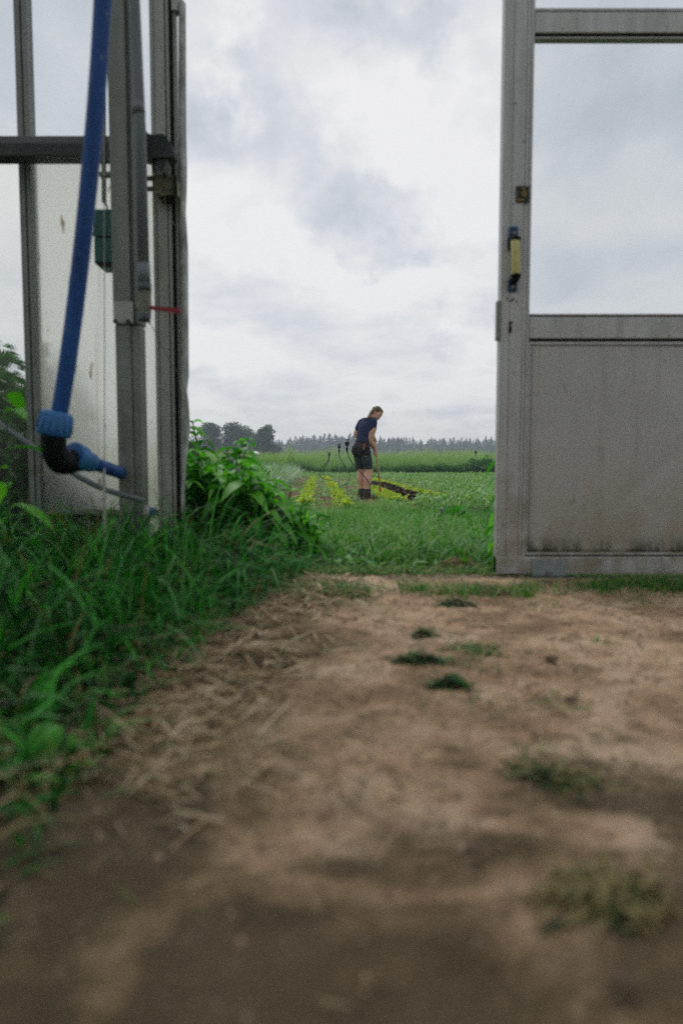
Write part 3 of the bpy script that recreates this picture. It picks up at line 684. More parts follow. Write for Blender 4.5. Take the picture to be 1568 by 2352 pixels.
def cards(cen, size, flat=.0):
    """small bent leaf clumps facing every way"""
    n = len(cen); a = rng.normal(0,1,(n,3)); a[:,2] *= (1-flat); a /= np.linalg.norm(a,axis=1)[:,None]
    b = np.cross(a, rng.normal(0,1,(n,3))); b /= np.linalg.norm(b,axis=1)[:,None]; c = np.cross(a,b)
    s = size[:,None]*.5
    V = np.stack([cen-a*s, cen-b*s*.55+c*s*.15, cen+a*s, cen+b*s*.55+c*s*.15], 1)
    return V.reshape(-1,3), np.arange(n*4).reshape(-1,4), 4
def emit(name, VFk, mat, tint, parent=None, smooth=False):
    V, F, k = VFk; me = np_mesh(name, V, F, np.repeat(tint, k), smooth=smooth); return link(name, me, mat, parent)
U = lambda a, b, n: rng.uniform(a, b, n)

G = {}
G['lawn'] = foliage('lawn_grass', [(0,(.010,.09,.010)),(.45,(.045,.22,.02)),(.8,(.15,.38,.065)),(.93,(.28,.42,.22)),(1,(.32,.27,.14))])
G['tall'] = foliage('tall_dark_grass', [(0,(.003,.026,.005)),(.35,(.008,.08,.012)),(.6,(.022,.19,.022)),(.85,(.07,.40,.04)),(.95,(.13,.36,.14)),(1,(.24,.20,.09))], .25, .55, .2)  # darkest stops paint in the shade missing between the blades
G['nettle'] = foliage('nettle_leaf', [(0,(.010,.07,.006)),(.5,(.05,.28,.018)),(1,(.19,.54,.045))], .4)
G['stem'] = foliage('plant_stem', [(0,(.03,.09,.02)),(1,(.07,.15,.035))], .1)
G['straw'] = foliage('dry_straw', [(0,(.12,.075,.04)),(.45,(.40,.28,.17)),(.85,(.70,.57,.42)),(1,(.10,.16,.04))], .1, .8, .15)
G['leek'] = foliage('leek_leaf', [(0,(.10,.22,.13)),(.5,(.24,.38,.25)),(.85,(.45,.56,.42)),(1,(.55,.50,.26))], .25)
G['lettuce'] = foliage('yellow_green_lettuce', [(0,(.09,.20,.02)),(.4,(.30,.42,.04)),(1,(.56,.62,.10))], .4)
G['redlettuce'] = foliage('dark_red_lettuce', [(0,(.016,.008,.007)),(.5,(.05,.018,.016)),(.85,(.11,.045,.035)),(1,(.08,.11,.03))], .15, .4)
G['crop'] = foliage('low_green_crop', [(0,(.06,.19,.05)),(.5,(.18,.36,.11)),(.85,(.34,.50,.20)),(1,(.5,.55,.28))], .3)
G['asp'] = foliage('asparagus_fern', [(0,(.06,.20,.04)),(.5,(.22,.38,.11)),(1,(.42,.55,.24))], .4)
G['bush'] = foliage('dark_bush_leaf', [(0,(.010,.05,.012)),(.6,(.025,.11,.02)),(1,(.07,.21,.05))], .3)
G['dock'] = foliage('dock_leaf', [(0,(.03,.20,.015)),(1,(.08,.36,.03))], .4)
G['tree'] = foliage('tree_leaf', [(0,(.012,.040,.016)),(.6,(.028,.085,.030)),(1,(.06,.14,.04))], .2)
G['pine'] = foliage('conifer_needles', [(0,(.010,.022,.014)),(.6,(.02,.04,.022)),(1,(.035,.06,.03))], .1)
M['bark'] = pmat('bark', [(.3,(.05,.038,.03)),(.7,(.10,.08,.065))], 6, .9)

# ---- lawn between the door and the beds
def lawn():
    n = 62000; y = 2.72 + (9.9-2.72)*rng.random(n)**1.0; x = U(-1, 1, n)*(0.5+y*.32)
    dens = np.array([mnoise.noise(Vector((a*1.6, b*1.6, 2.)))+.5 for a, b in zip(x.tolist(), y.tolist())])
    hn = np.array([mnoise.noise(Vector((a*.9+7, b*.9, 5.))) for a, b in zip(x.tolist(), y.tolist())])
    keep = (rng.random(n) < np.clip(dens*1.6, .35, 1))
    # ragged front edge of the soil bed
    keep &= ~((y > 9.2+.5*np.sin(x*3.)+.3*np.sin(x*11)) & (x > -1.1) & (x < 1.6) & (rng.random(n) < .8))
    x, y, hn = x[keep], y[keep], hn[keep]; n = len(x)
    H = (.035+.07*rng.random(n)**1.5+.09*np.clip(hn+.25,0,1))*np.clip(.7+(y-2.7)*.17, .65, 1.25)
    tall = rng.random(n) < .05; H[tall] *= 1.7
    base = np.stack([x, y, gza(y)-.022], 1); az = U(0, 6.283, n)
    tint = np.clip(.52+.30*rng.normal(0,1,n)+.6*hn, 0, .93); dry = rng.random(n) < np.where(y < 3.1, .16, .03); tint[dry] = U(.94,1,dry.sum())
    o = emit('lawn_grass', blades(base, H, U(.003,.009,n), H*U(.1,1.1,n), az, 3), G['lawn'], tint)
    tag(o, 'short green meadow grass between the doorway and the vegetable beds', 'grass', kind='stuff')
    # broad low weeds in it (plantain, clover)
    n = 5200; y = 2.8+6.6*rng.random(n); x = U(-1,1,n)*(.4+y*.3); az = U(0,6.283,n); el = U(.1,1.1,n)
    dirs = np.stack([np.cos(az)*np.cos(el), np.sin(az)*np.cos(el), np.sin(el)],1)
    L = U(.03,.085,n); o = emit('lawn_weeds', leaves(np.stack([x,y,gza(y)+U(-.01,.03,n)],1), dirs, L, L*U(.3,.6,n), U(.1,.6,n)), G['lawn'], np.clip(rng.normal(.6,.25,n),0,.93))
    tag(o, 'small broad-leaved weeds scattered through the meadow grass', 'weeds', kind='stuff')
lawn()
def strip_grass():      # tufted line of grass inside the door, along its foot
    n = 13000; x = U(-.55, 1.75, n); c = np.array([mnoise.noise(Vector((a*3.3, 4., 1.)))+.5 for a in x.tolist()])
    thin = (x > .30) & (x < .60)
    y = rng.normal(2.29, .055, n) + .03*np.sin(x*7) + np.where(x > .62, .06, 0); k = (rng.random(n) < np.clip(c*1.5, .08, 1)) & ~(thin & (rng.random(n) < .72)) & (y < 2.57)
    x, y = x[k], y[k]; n = len(x); H = U(.02, .06, n)
    tint = np.clip(rng.normal(.35,.2,n),0,.9); dry = rng.random(n) < .25; tint[dry] = .97
    o = emit('grass_strip', blades(np.stack([x,y,np.full(n,.008)],1), H, U(.0025,.005,n), H*U(.3,1.6,n), U(0,6.283,n), 3), G['lawn'], tint)
    tag(o, 'line of short trampled grass tufts along the foot of the door', 'grass', kind='stuff')
strip_grass()
# ---- tall grass in the left corner inside the doorway
def edge_x(y):          # right-hand limit of the tall grass
    return np.interp(y, [.3,.8,1.1,1.5,1.9,2.3,2.7,3.0], [-.30,-.34,-.36,-.33,-.28,-.20,-.12,-.30])
def tall_grass():
    n = 10500; y = .55 + 2.5*rng.random(n)**.8; ex = edge_x(y); x = ex - rng.random(n)**1.15*(2.1) 
    k = (x > -2.3) & ~((x > -.9) & (y > 2.78)) ; x, y, ex = x[k], y[k], ex[k]; n = len(x)
    din = np.clip((ex-x)/.35, 0, 1)
    H = (.07+.25*din*rng.random(n)**.7+.05*rng.random(n))*np.interp(y, [.5,.9,1.3,2.2,3.], [.42,.70,.85,1.12,1.15])
    H *= np.where(rng.random(n) < .06, 1.35, 1)
    base = np.stack([x, y, np.full(n, .0)], 1); az = rng.normal(-.2, 1.7, n)
    pn = np.array([mnoise.noise(Vector((a*3.2, b*3.2, 3.))) for a, b in zip(x.tolist(), y.tolist())])
    tint = np.clip(rng.normal(.45,.30,n)+.75*pn, 0, .96); d = rng.random(n) < .07; tint[d] = 1
    o = emit('tall_grass', blades(base, H, U(.0045,.0135,n)*np.where(y<1.5,1.3,1), H*U(.2,1.25,n), az, 5, .55), G['tall'], tint, smooth=True)
    tag(o, 'tall dark green grass growing in the left corner inside the doorway', 'grass', kind='stuff')
    n = 480; y = 1.5+1.15*rng.random(n); ex = edge_x(y); x = ex-.05-rng.random(n)*1.5; H = (.28+.42*rng.random(n)**1.8)*np.interp(ex-x,[0,.3,1.5],[.6,.95,1.])
    o = emit('arching_grass', blades(np.stack([x,y,np.zeros(n)],1), H, U(.006,.012,n), H*U(.3,1.3,n), U(0,6.283,n), 7, .75), G['tall'], np.clip(rng.normal(.7,.22,n),0,.96), smooth=True)
    tag(o, 'long arching grass blades rising in front of the pipe and post feet', 'grass', kind='stuff')
tall_grass()
def straw():
    n = 5200; y = .5+2.0*rng.random(n)**.75; ex = edge_x(y); x = ex + rng.normal(.0, .10, n)*np.where(y<1.0,1.5,1) + .03 + .10*np.clip(1.1-y,0,1)
    kk = (y > .85) | (rng.random(n) < .10); x, y, az, n = x[kk], y[kk], None, int(kk.sum())
    az = U(0, 6.283, n); L = U(.03, .12, n)*np.where(rng.random(n)<.12,1.6,1)*np.clip(y/1.1,.5,1)
    d = np.stack([np.cos(az), np.sin(az), U(-.03,.25,n)], 1)
    o = emit('dry_straw', leaves(np.stack([x,y,U(.012,.045,n)],1)-d*(L/2)[:,None]*.6, d, L, U(.002,.006,n)*np.clip(y/1.2,.4,1), U(.0,.4,n), .1, np.array([.8,1,1,.9,.4])), G['straw'], np.clip(rng.normal(.4,.28,n),0,1))
    tag(o, 'dry brown straw and dead grass along the edge of the tall grass', 'straw', kind='stuff')
straw()
def litter():
    n = 2600; y = .9+1.65*rng.random(n); x = U(-.35, 1.25, n); az = U(0,6.28,n); L = U(.005,.022,n)*np.where(rng.random(n)<.08,2.5,1)
    d = np.stack([np.cos(az), np.sin(az), np.full(n,.03)],1)
    z = .022+.0*x
    o = emit('floor_litter', leaves(np.stack([x,y,np.full(n,.026)],1), d, L, U(.001,.003,n), U(0,.2,n), .3, np.array([.7,1,1,.8,.3])), G['straw'], np.clip(rng.normal(.5,.35,n),0,1))
    tag(o, 'bits of chopped straw and dry leaf strewn over the earth floor', 'litter', kind='stuff')
litter()
def crumbs():
    n = 9000; y = .4+2.1*rng.random(n)**.8; x = U(-.45, 1.35, n); s = .0013+.0065*rng.random(n)**5
    c = np.stack([x, y, .02+0*x], 1); T = np.array([[1,0,-.4],[-.5,.87,-.4],[-.5,-.87,-.4],[0,0,.7]]); V = (c[:,None,:]+T[None]*s[:,None,None]*rng.uniform(.7,1.3,(n,4,3))); b = np.arange(n)[:,None]*4
    dep = bpy.data.objects['floor'].data; bvh = None
    from mathutils.bvhtree import BVHTree
    vv = [v.co[:] for v in dep.vertices]; pp = [tuple(p.vertices) for p in dep.polygons]; bvh = BVHTree.FromPolygons(vv, pp)
    zz = np.array([ (bvh.ray_cast(Vector((a, b_, 1)), Vector((0,0,-1)))[0] or Vector((0,0,.01))).z for a, b_ in zip(x.tolist(), y.tolist())]); V[:,:,2] += (zz-.02+s*.2)[:,None]
    F = np.concatenate([b+np.array(f) for f in ((0,1,3),(1,2,3),(2,0,3))]); me = np_mesh('soil_crumbs', V.reshape(-1,3), F)
    o = link('soil_crumbs', me, pmat('crumb_earth', [(.40,(.09,.06,.04)),(.6,(.42,.30,.21))], 30, .95)); tag(o, 'grit and small crumbs of dry earth on the floor', 'grit', kind='stuff')
crumbs()
def floor_weeds():
    n = 15000; y = .45+2.0*rng.random(n); x = U(-.3, 1.35, n)
    c = np.array([mnoise.fractal(Vector((a*4.5+3, b*5.5, 8.)), 1., 2., 3) for a, b in zip(x.tolist(), y.tolist())]); k = (c > .27) & (y > .85); x, y = x[k], y[k]; n = len(x); az = U(0,6.28,n); L = U(.006,.02,n)
    o = emit('floor_weeds', leaves(np.stack([x,y,np.full(n,.022)],1), np.stack([np.cos(az),np.sin(az),U(0,.5,n)],1), L, U(.0015,.0045,n), U(0,.5,n), .2, np.array([.7,1,1,.8,.3])), G['lawn'], np.clip(np.where(rng.random(n)<.5,1,rng.normal(.35,.2,n)),0,1))
    tag(o, 'flat grey-green weeds and moss patches thinly scattered on the earth floor', 'weeds', kind='stuff')
floor_weeds()
# clumps of cut grass lying on the floor
def clump(px, py, rx, ry, hgt, label, n=260, dark=False, brown=.2):
    c = gp(px, py); o = None
    k = rng.normal(0,.45,(n,2)); x = c.x+k[:,0]*rx; y = c.y+k[:,1]*ry
    x -= c.x; y -= c.y; z = hgt*np.exp(-(k**2).sum(1)*1.5)*rng.random(n)+.012
    az = U(0,6.28,n); L = U(.012,.035,n); d = np.stack([np.cos(az),np.sin(az),U(-.2,.5,n)],1)
    tint = np.clip(rng.normal(.25 if dark else .4,.2,n),0,.9); tint[rng.random(n) < brown] = 1
    if py > 1700: tint = np.where(tint < .9, tint*.55, tint)
    o = emit('grass_clump', leaves(np.stack([x,y,z],1), d, L, U(.002,.006,n), U(0,.6,n), .2, np.array([.7,1,1,.8,.3])), G['tall'] if dark else G['lawn'], tint)
    o.location = (c.x, c.y, .004); tag(o, label, 'grass clump')
clump(958,1545,.085,.035,.03,'long dark green grass clump on the earth floor, largest near the middle', 500, True, .1)
clump(1035,1597,.042,.03,.028,'rounded green grass clump just right of the long dark one', 260, True, .1)
clump(972,1473,.03,.03,.02,'small dark tuft above the long clump on the floor', 160, True, .2)
clump(1100,1505,.12,.07,.010,'thin spread of grey-green clippings right of the small tuft', 380, False, .55)
clump(1385,1492,.09,.04,.008,'flat pale green patch of clippings below the sliding door', 220, False, .5)
clump(1045,1400,.06,.03,.02,'dark trodden grass tuft on the floor just inside the threshold', 260, True, .4)
clump(1250,1818,.085,.05,.014,'dark loose grass patch on the floor at right, middle distance', 420, True, .7)
clump(1400,2085,.075,.05,.014,'broad dark patch of clippings near the lower right corner', 480, True, .8)
def clods():
    for (px, py, r, lab) in ((1265,1536,.015,'dark brown earth clod lying alone below the sliding door'),(1310,1634,.012,'small dark clod right of centre on the floor'),(1515,1965,.008,'tiny dark clod near the right edge of the floor'),(1435,2315,.009,'dark pellet of earth at the bottom right corner'),(1085,1995,.010,'dark crumb of earth in the near middle of the floor'),(815,1440,.008,'small crumb of earth near the threshold, left of the tuft')):
        c = gp(px, py); bm = bmesh.new(); bmesh.ops.create_icosphere(bm, subdivisions=3, radius=1)
        for v in bm.verts:
            f = 1+.35*mnoise.noise(v.co*1.7+Vector((px,0,0)))+.15*mnoise.noise(v.co*5); v.co = Vector((v.co.x*1.3, v.co.y, v.co.z*.6))*r*f*.75
        me = bpy.data.meshes.new('earth_clod'); bm.to_mesh(me); bm.free()
        o = link('earth_clod', me, M['clod']); o.location = (c.x, c.y, .022); tag(o, lab, 'clod')
M['clod'] = pmat('clod_earth', [(.3,(.07,.045,.03)),(.7,(.17,.115,.08))], 60, .95)
clods()
a, b = gp(1075,1437,.02), gp(1220,1444,.02); mb = MB(); dlt = b-a
mb.tube(curve_pts([-dlt/2, Vector((0,.004,.004)), dlt/2], 5), .0028, 8); o = mb.build('straw_stalk', pmat('pale_stalk', stops2((.42,.34,.24)), 40, .8)); o.location = (a+b)/2
tag(o, 'single pale straw stalk lying flat on the earth floor before the door', 'stalk')

# ---- nettles outside, left of the opening
def nettle_mesh(h, seed):
    r = random.Random(seed); mb = MB()
    bend = Vector((r.uniform(-.1,.25), r.uniform(-.12,.12), 0)); pts = [Vector((0,0,0)), bend*h*.25+Vector((0,0,h*.4)), bend*h*.6+Vector((0,0,h*.75)), bend*h+Vector((0,0,h))]
    cp = curve_pts(pts, 5); mb.tube(cp, [.005*(1-.6*i/len(cp))+.0012 for i in range(len(cp))], 6)
    bs = []; ds = []; Ls = []; nn = max(7, int(h/.048))
    for i in range(nn):
        t = .12+.87*i/(nn-1); p = cp[min(int(t*(len(cp)-1)), len(cp)-1)].lerp(cp[min(int(t*(len(cp)-1))+1, len(cp)-1)], t*(len(cp)-1) % 1)
        a0 = (i%2)*math.pi/2 + r.uniform(-.35,.35)
        big = math.sin(min(t*1.25,1)*math.pi*.5)*(1 if t < .75 else 1-(t-.75)*2.6)
        for k in range(2):
            an = a0+k*math.pi; el = .35 if t < .85 else .8
            bs.append(p[:]); ds.append((math.cos(an)*math.cos(el), math.sin(an)*math.cos(el), math.sin(el))); Ls.append((.05+.11*big)*r.uniform(.8,1.15))
        if r.random() < .5 and .2 < t < .8:       # side shoot
            an = r.uniform(0,6.28); q = p+Vector((math.cos(an)*.05, math.sin(an)*.05, .04))
            for k in range(4):
                aa = an+k*1.57; bs.append(q[:]); ds.append((math.cos(aa), math.sin(aa), .5)); Ls.append(r.uniform(.04,.08))
    Ls = np.array(Ls); n = len(Ls)
    VFk = leaves(np.array(bs), np.array(ds), Ls, Ls*U(.42,.55,n), U(.55,1.15,n), .35, np.array([.25,1,.85,.45,.02]))
    sm = bpy.data.meshes.new('stem'); sm.from_pydata([v[:] for v in mb.v], [], mb.f); sm.materials.append(G['stem'])
    lm = np_mesh('leaves', VFk[0], VFk[1], np.repeat(np.clip(rng.normal(.5,.25,n),0,1), VFk[2]), smooth=True); lm.materials.append(G['nettle'])
    return sm, lm
NM = [(h, *nettle_mesh(h, i)) for i, h in enumerate((.70,.62,.56,.50,.44,.38,.32,.27))]
def nettle(x, y, h, label, s=None):
    hh, sm, lm = min(NM, key=lambda q: abs(q[0]-h)); sc = h/hh
    t = thing('nettle', label, 'nettle', (x, y, gz(y)-.02), random.uniform(0,6.28), 'nettles beside the left door jamb'); t.scale = (sc,)*3
    for nm, me in (('stem', sm), ('leaves', lm)):
        o = bpy.data.objects.new(nm, me); C.objects.link(o); o.parent = t
spots = [(478,968,3.3,'tallest nettle, its drooping crown against the sky beside the jamb'),
         (436,985,3.05,'nettle tight against the door jamb, half hidden by it'),
         (540,1010,3.6,'nettle right of the tallest one, second in height'),
         (505,1018,3.25,'nettle just in front of the two tallest ones'),
         (572,1034,3.9,'slim nettle standing before the white post'),
         (455,1040,2.98,'broad leafy nettle low against the jamb'),
         (565,1065,3.4,'bright nettle in the middle of the patch'),
         (606,1078,4.0,'nettle at the right shoulder of the patch, in front of the leeks'),
         (500,1075,3.0,'dark nettle in the lower middle of the patch')]
for (px, py, Y, lab) in spots:
    p = at(px, py, Y); nettle(p.x, p.y, p.z-gz(Y)+.02, lab)
LAB = 'green nettle packed into the low right-hand part of the patch'
for k in range(52):
    px = random.uniform(430, 715) if k < 30 else random.uniform(560, 715); Y = random.uniform(2.85, 3.9)
    top = np.interp(px, [430,560,607,646,684,715], [1040,1045,1075,1125,1155,1190])+random.uniform(0,80)
    p = at(px, top, Y); hgt = max(.16, p.z-gz(Y))
    nettle(p.x, p.y, hgt, LAB)
for k in range(16):
    px = random.uniform(640, 735); Y = random.uniform(2.9, 3.6); top = random.uniform(1150, 1235)
    p = at(px, top, Y); nettle(p.x, p.y, max(.14, p.z-gz(Y)), LAB)
# ---- leafy plants by the door stile
def leafy(name, label, cat, px, pytop, Y, n, L0, mat, spread=1., group=None, droop=(.4,1.0), basal=False, wr=(.3,.42), side=0.):
    p = at(px, pytop, Y); z0 = gz(Y)-.02; h = p.z-z0; t = thing(name, label, cat, (p.x, Y, z0), 0, group)
    if basal:
        az = U(0,6.283,n); el = U(.55,1.45,n); b = np.stack([U(-.015,.015,n),U(-.015,.015,n),U(0,.02,n)],1)
        d = np.stack([np.cos(az)*np.cos(el)*spread, np.sin(az)*np.cos(el)*spread, np.sin(el)],1); L = L0*U(.6,1.0,n)
    else:
        tt = np.linspace(.12,1,n); az = np.arange(n)*2.4+side; b = np.stack([0*tt+side*.03*tt,0*tt,tt*h],1); el = U(.1,.6,n)
        d = np.stack([np.cos(az)*np.cos(el), np.sin(az)*np.cos(el), np.sin(el)],1); L = L0*U(.7,1.1,n)*(1.15-.5*tt)
        mb = MB(); mb.tube([(0,0,0),(side*.015,0,h*.5),(side*.03,0,h)], [.005,.004,.002], 6); s = mb.build('stem', G['stem'], t)
    emit('leaves', leaves(b, d, L, L*U(wr[0],wr[1],n), U(droop[0],droop[1],n), .3, np.array([.12,.6,1,.75,.03]), .03), mat, np.clip(rng.normal(.5,.25,n),0,1), t, True)
    return t
leafy('dock_plant', 'clump of long broad upright dock leaves in the meadow, right of the person', 'plant', 1042,1100,6.2,30,.34,G['dock'],1.1,basal=True,droop=(.05,.5),wr=(.17,.27))
leafy('dock_plant', 'low drooping bright-leaved plant at the threshold beside the door stile', 'plant', 1105,1262,2.95,13,.15,G['dock'],1,basal=True,droop=(.6,1.5),wr=(.25,.38))
for (py, Y, dxx, lab) in ((1010,3.05,1152,'tall weed half hidden behind the door stile, its leaf tips hanging out'),(1100,2.95,1150,'weed of middle height behind the door stile'),(1190,2.85,1146,'lowest weed behind the foot of the door stile')):
    leafy('tall_weed', lab, 'weed', dxx, py, Y, 18, .13, G['nettle'], 1, 'weeds behind the door stile', (.9,1.6), wr=(.22,.32))
for (px_, py_, Y_, L_, lab) in ((1085,1120,4.6,.30,'rough leafy clump close to the door stile, behind the seed head'),(1010,1160,5.2,.20,'small dock clump left of the large one'),(1115,1210,3.4,.22,'tangled leafy clump at the foot of the door stile'),(1060,1245,3.2,.12,'low leafy clump left of the door stile near the threshold')):
    leafy('dock_plant', lab, 'plant', px_, py_, Y_, 22, L_, G['dock'], 1.1, basal=True, droop=(.1,.8), wr=(.12,.24))
def rough_grass():
    n = 4600; y = 2.95+2.6*rng.random(n); x = .10+rng.random(n)*.75+ (y-3)*.08; x = np.where(rng.random(n)<.3, U(-.35,.7,n), x); H = U(.07,.26,n)*np.where(x<.1,.6,1)
    o = emit('rough_grass', blades(np.stack([x,y,gza(y)-.02],1), H, U(.004,.009,n), H*U(.3,1.3,n), U(0,6.283,n), 4, .7), G['lawn'], np.clip(rng.normal(.62,.28,n),0,.95), smooth=True)
    tag(o, 'taller rough grass in the meadow near the door on the right', 'grass', kind='stuff')
rough_grass()
# seed head
p = at(985,1228,4.7); t = thing('seed_head', 'single pale seed head on a leaning yellowish stalk in the meadow', 'flower', (p.x, 4.7, gz(4.7)-.02))
q = at(1014,1172,4.7)-t.location; mb = MB(); mb.tube(curve_pts([(0,0,0),(q.x*.35,0,q.z*.45),(q.x,0,q.z-.01)],5), .0032, 7); mb.build('stalk', pmat('yellowish_stalk', stops2((.24,.27,.10)), 30, .7), t)
mb = MB(); mb.ell((q.x,0,q.z+.006), (.014,.014,.017), 12, 8); mb.ell((q.x,0,q.z-.014), (.009,.009,.010), 10, 6); mb.build('head', pmat('seed_fluff', [(.4,(.18,.15,.11)),(.6,(.5,.47,.42))], 160, .95), t)
# heap of dead grass against the threshold
def sill_grass():
    n = 5200; x = U(-.55, .66, n); y = rng.normal(2.73, .05, n); H = U(.03,.09,n); c = np.array([mnoise.noise(Vector((a*4., 7., 1.))) for a in x.tolist()]); k = (c > -.3) | (rng.random(n) < .3)
    x, y, H = x[k], np.maximum(y[k], 2.66), H[k]; n = len(x); tint = np.clip(rng.normal(.3,.25,n),0,.9); dry = rng.random(n) < .38; tint[dry] = U(.95,1,dry.sum())
    o = emit('sill_grass', blades(np.stack([x,y,np.full(n,-.01)],1), H, U(.003,.006,n), H*U(.4,1.1,n), rng.normal(-1.57,1.3,n), 3, .7), G['lawn'], tint)
    tag(o, 'ragged mixed green and dry grass hanging over the outer edge of the threshold', 'grass', kind='stuff')
    n = 1500; x = U(-.5, .7, n); y = 2.5+.16*rng.random(n); az = U(0,6.28,n); L = U(.015,.06,n); d = np.stack([np.cos(az),np.sin(az),U(0,.15,n)],1)
    o = emit('sill_litter', leaves(np.stack([x,y,np.full(n,.016)],1), d, L, U(.002,.004,n), U(0,.3,n), .3, np.array([.7,1,1,.8,.3])), G['straw'], np.clip(rng.normal(.45,.35,n),0,1))
    tag(o, 'dry clippings strewn along the worn threshold strip', 'litter', kind='stuff')
sill_grass()
def heap():
    n = 900; k = rng.normal(0,.5,(n,2)); x = k[:,0]*.13; y = k[:,1]*.07; z = .07*np.exp(-(k**2).sum(1)*1.6)*U(.3,1,n); az = U(0,6.28,n); L = U(.03,.08,n)
    p = at(1050,1310,2.85); o = emit('dead_grass_heap', leaves(np.stack([x,y,z],1), np.stack([np.cos(az),np.sin(az),U(-.3,.4,n)],1), L, U(.002,.005,n), U(.2,.9,n), .2, np.array([.7,1,1,.8,.3])), G['straw'], np.clip(rng.normal(.3,.3,n),0,1))
    o.location = (p.x, 2.84, -.01); tag(o, 'small brown heap of dead grass outside the threshold by the door', 'grass heap')
heap()
# ---- bushes seen through the left panes and the door glass
def bush(px, pyt, Y, rx, ry, label, n=2600, size=.07, z0=None, mat='bush', dens=1., tone=.45, group=None):
    p = at(px, pyt, Y); g0 = gz(Y)-.02 if z0 is None else z0; h = p.z-g0
    c = rng.normal(0,1,(n,3)); c /= np.linalg.norm(c,axis=1)[:,None]; rad = rng.random(n)**.4
    c *= rad[:,None]; lump = np.array([1+.28*mnoise.noise(Vector(v)*2.3+Vector((px,0,0))) for v in c.tolist()])
    c *= lump[:,None]; c[:,2] *= 1+.35*np.sin(c[:,0]*5+px); c[:,0] *= rx; c[:,1] *= ry; c[:,2] = np.abs(h*.5+c[:,2]*h*.5)
    t = thing('bush', label, 'bush', (p.x, Y, g0), 0, group)
    emit('leaves', cards(c, U(.6,1.3,n)*size), G[mat], np.clip(rng.normal(tone,.25,n)+.2*(c[:,2]/h-.5),0,1), t)
    mb = MB()
    for k in range(5):
        a = k*1.256; mb.tube([(0,0,0),(math.cos(a)*rx*.25,math.sin(a)*ry*.25,h*.4),(math.cos(a)*rx*.5,math.sin(a)*ry*.5,h*.75)], [h*.02,h*.014,h*.006], 6)
    mb.build('stem', M['bark'], t)
bush(10,822,3.6,.5,.4,'dense green bush pressed behind the clear lower pane at far left', 4800, .08, tone=.5)
bush(88,850,3.0,.13,.10,'smaller bush behind the edge of the frosted pane', 1500, .07)
bush(-120,800,4.4,.7,.5,'large bush at the far left outside the greenhouse wall', 3000, .09)
bush(165,1062,2.95,.30,.09,'low dark growth behind the foot of the frosted pane', 3600, .06, tone=.25)
bush(1628,670,3.6,.26,.25,'shrub outside the door glass, only its tip showing at right', 5200, .05)

# ---- beds: leeks, lettuce rows, weeds, low crop
def leeks():
    n = 24000; y = 11.5 + 19*rng.random(n)**1.2; xr = rowx(-1.22, 13, y); x = xr - rng.random(n)*np.minimum(8, .2*y+1.2)
    x = xr - np.floor((xr-x)/.28)*.28 + rng.normal(0,.035,n) - .1; y = np.floor(y/.14)*.14 + rng.normal(0,.02,n)
    H = U(.45,.88,n); o = emit('leek_bed', blades(np.stack([x,y,gza(y)],1), H, U(.02,.034,n), H*U(.25,1.0,n), U(0,6.283,n), 3, .75), G['leek'], np.clip(rng.normal(.45,.25,n),0,1))
    tag(o, 'bed of spiky grey-green leeks left of the lettuce rows', 'leeks', kind='stuff')
leeks()
def lettuce_row(X0, Y0, s, ya, yb, label, wd=.085, n=9000, hh=.06):
    y = ya + (yb-ya)*rng.random(n)**1.15; x = X0+s*(y-Y0) + rng.normal(0, wd*.55, n); x += .02*np.sin(y*9)
    az = U(0,6.283,n); el = U(.25,1.3,n); d = np.stack([np.cos(az)*np.cos(el), np.sin(az)*np.cos(el), np.sin(el)],1); L = U(.05,.12,n)*hh/.10*np.where(rng.random(n)<.05,1.6,1)
    gap = np.array([mnoise.noise(Vector((0,b*1.1,X0*5))) for b in y.tolist()]) > -.36
    x, y, d, L = x[gap], y[gap], d[gap], L[gap]; n = len(x)
    o = emit('lettuce_row', leaves(np.stack([x,y,gza(y)+.01+U(0,.07,n)],1), d, L, L*U(.45,.9,n), U(0,.6,n), .3, np.array([.3,.8,1,.9,.4]), .06), G['lettuce'], np.clip(rng.normal(.5,.25,n),0,1))
    tag(o, label, 'lettuce', kind='stuff')
lettuce_row(-.58,10.86,-.033,9.9,29,'leftmost row of yellow-green baby lettuce, beside the leeks')
lettuce_row(.05,9.5,-.0376,9.2,29,'row of yellow-green baby lettuce left of the standing person')
lettuce_row(.84,10.86,-.02,10.5,16,'row of yellow-green baby lettuce under the hoe', .11)
lettuce_row(1.66,12.66,-.045,11.2,24,'thin yellow-green lettuce row right of the dark red one', .07, 5000)
def red_lettuces():
    base = []
    for k in range(3):
        n = 42; az = np.arange(n)*2.4+k; el = np.linspace(.15,1.35,n); L = .15-.05*np.linspace(0,1,n)
        d = np.stack([np.cos(az)*np.cos(el), np.sin(az)*np.cos(el), np.sin(el)],1)
        V, F, kk = leaves(np.zeros((n,3))+np.array([0,0,.01]), d, L, L*U(.7,1,n), U(-.1,.4,n), .35, np.array([.3,.85,1,.95,.55]), .07)
        me = np_mesh('red_lettuce', V, F, np.repeat(np.clip(rng.normal(.55,.25,n),0,1), kk), smooth=True); me.materials.append(G['redlettuce']); base.append(me)
    y = 11.7; i = 0
    while y < 19:
        for off in (-.11,.11):
            x = 1.16-.022*(y-12.3)+off+random.uniform(-.02,.02)
            o = bpy.data.objects.new('red_lettuce', base[i%3]); C.objects.link(o); o.location = (x, y+random.uniform(-.04,.04), gz(y)+.01); o.rotation_euler[2] = random.uniform(0,6)
            s = random.uniform(.85,1.15); o.scale = (s,s,s*.95)
            tag(o, 'dark red lettuce head in the double row right of the hoe', 'lettuce', 'dark red lettuces in a double row'); i += 1
        y += .235
red_lettuces()
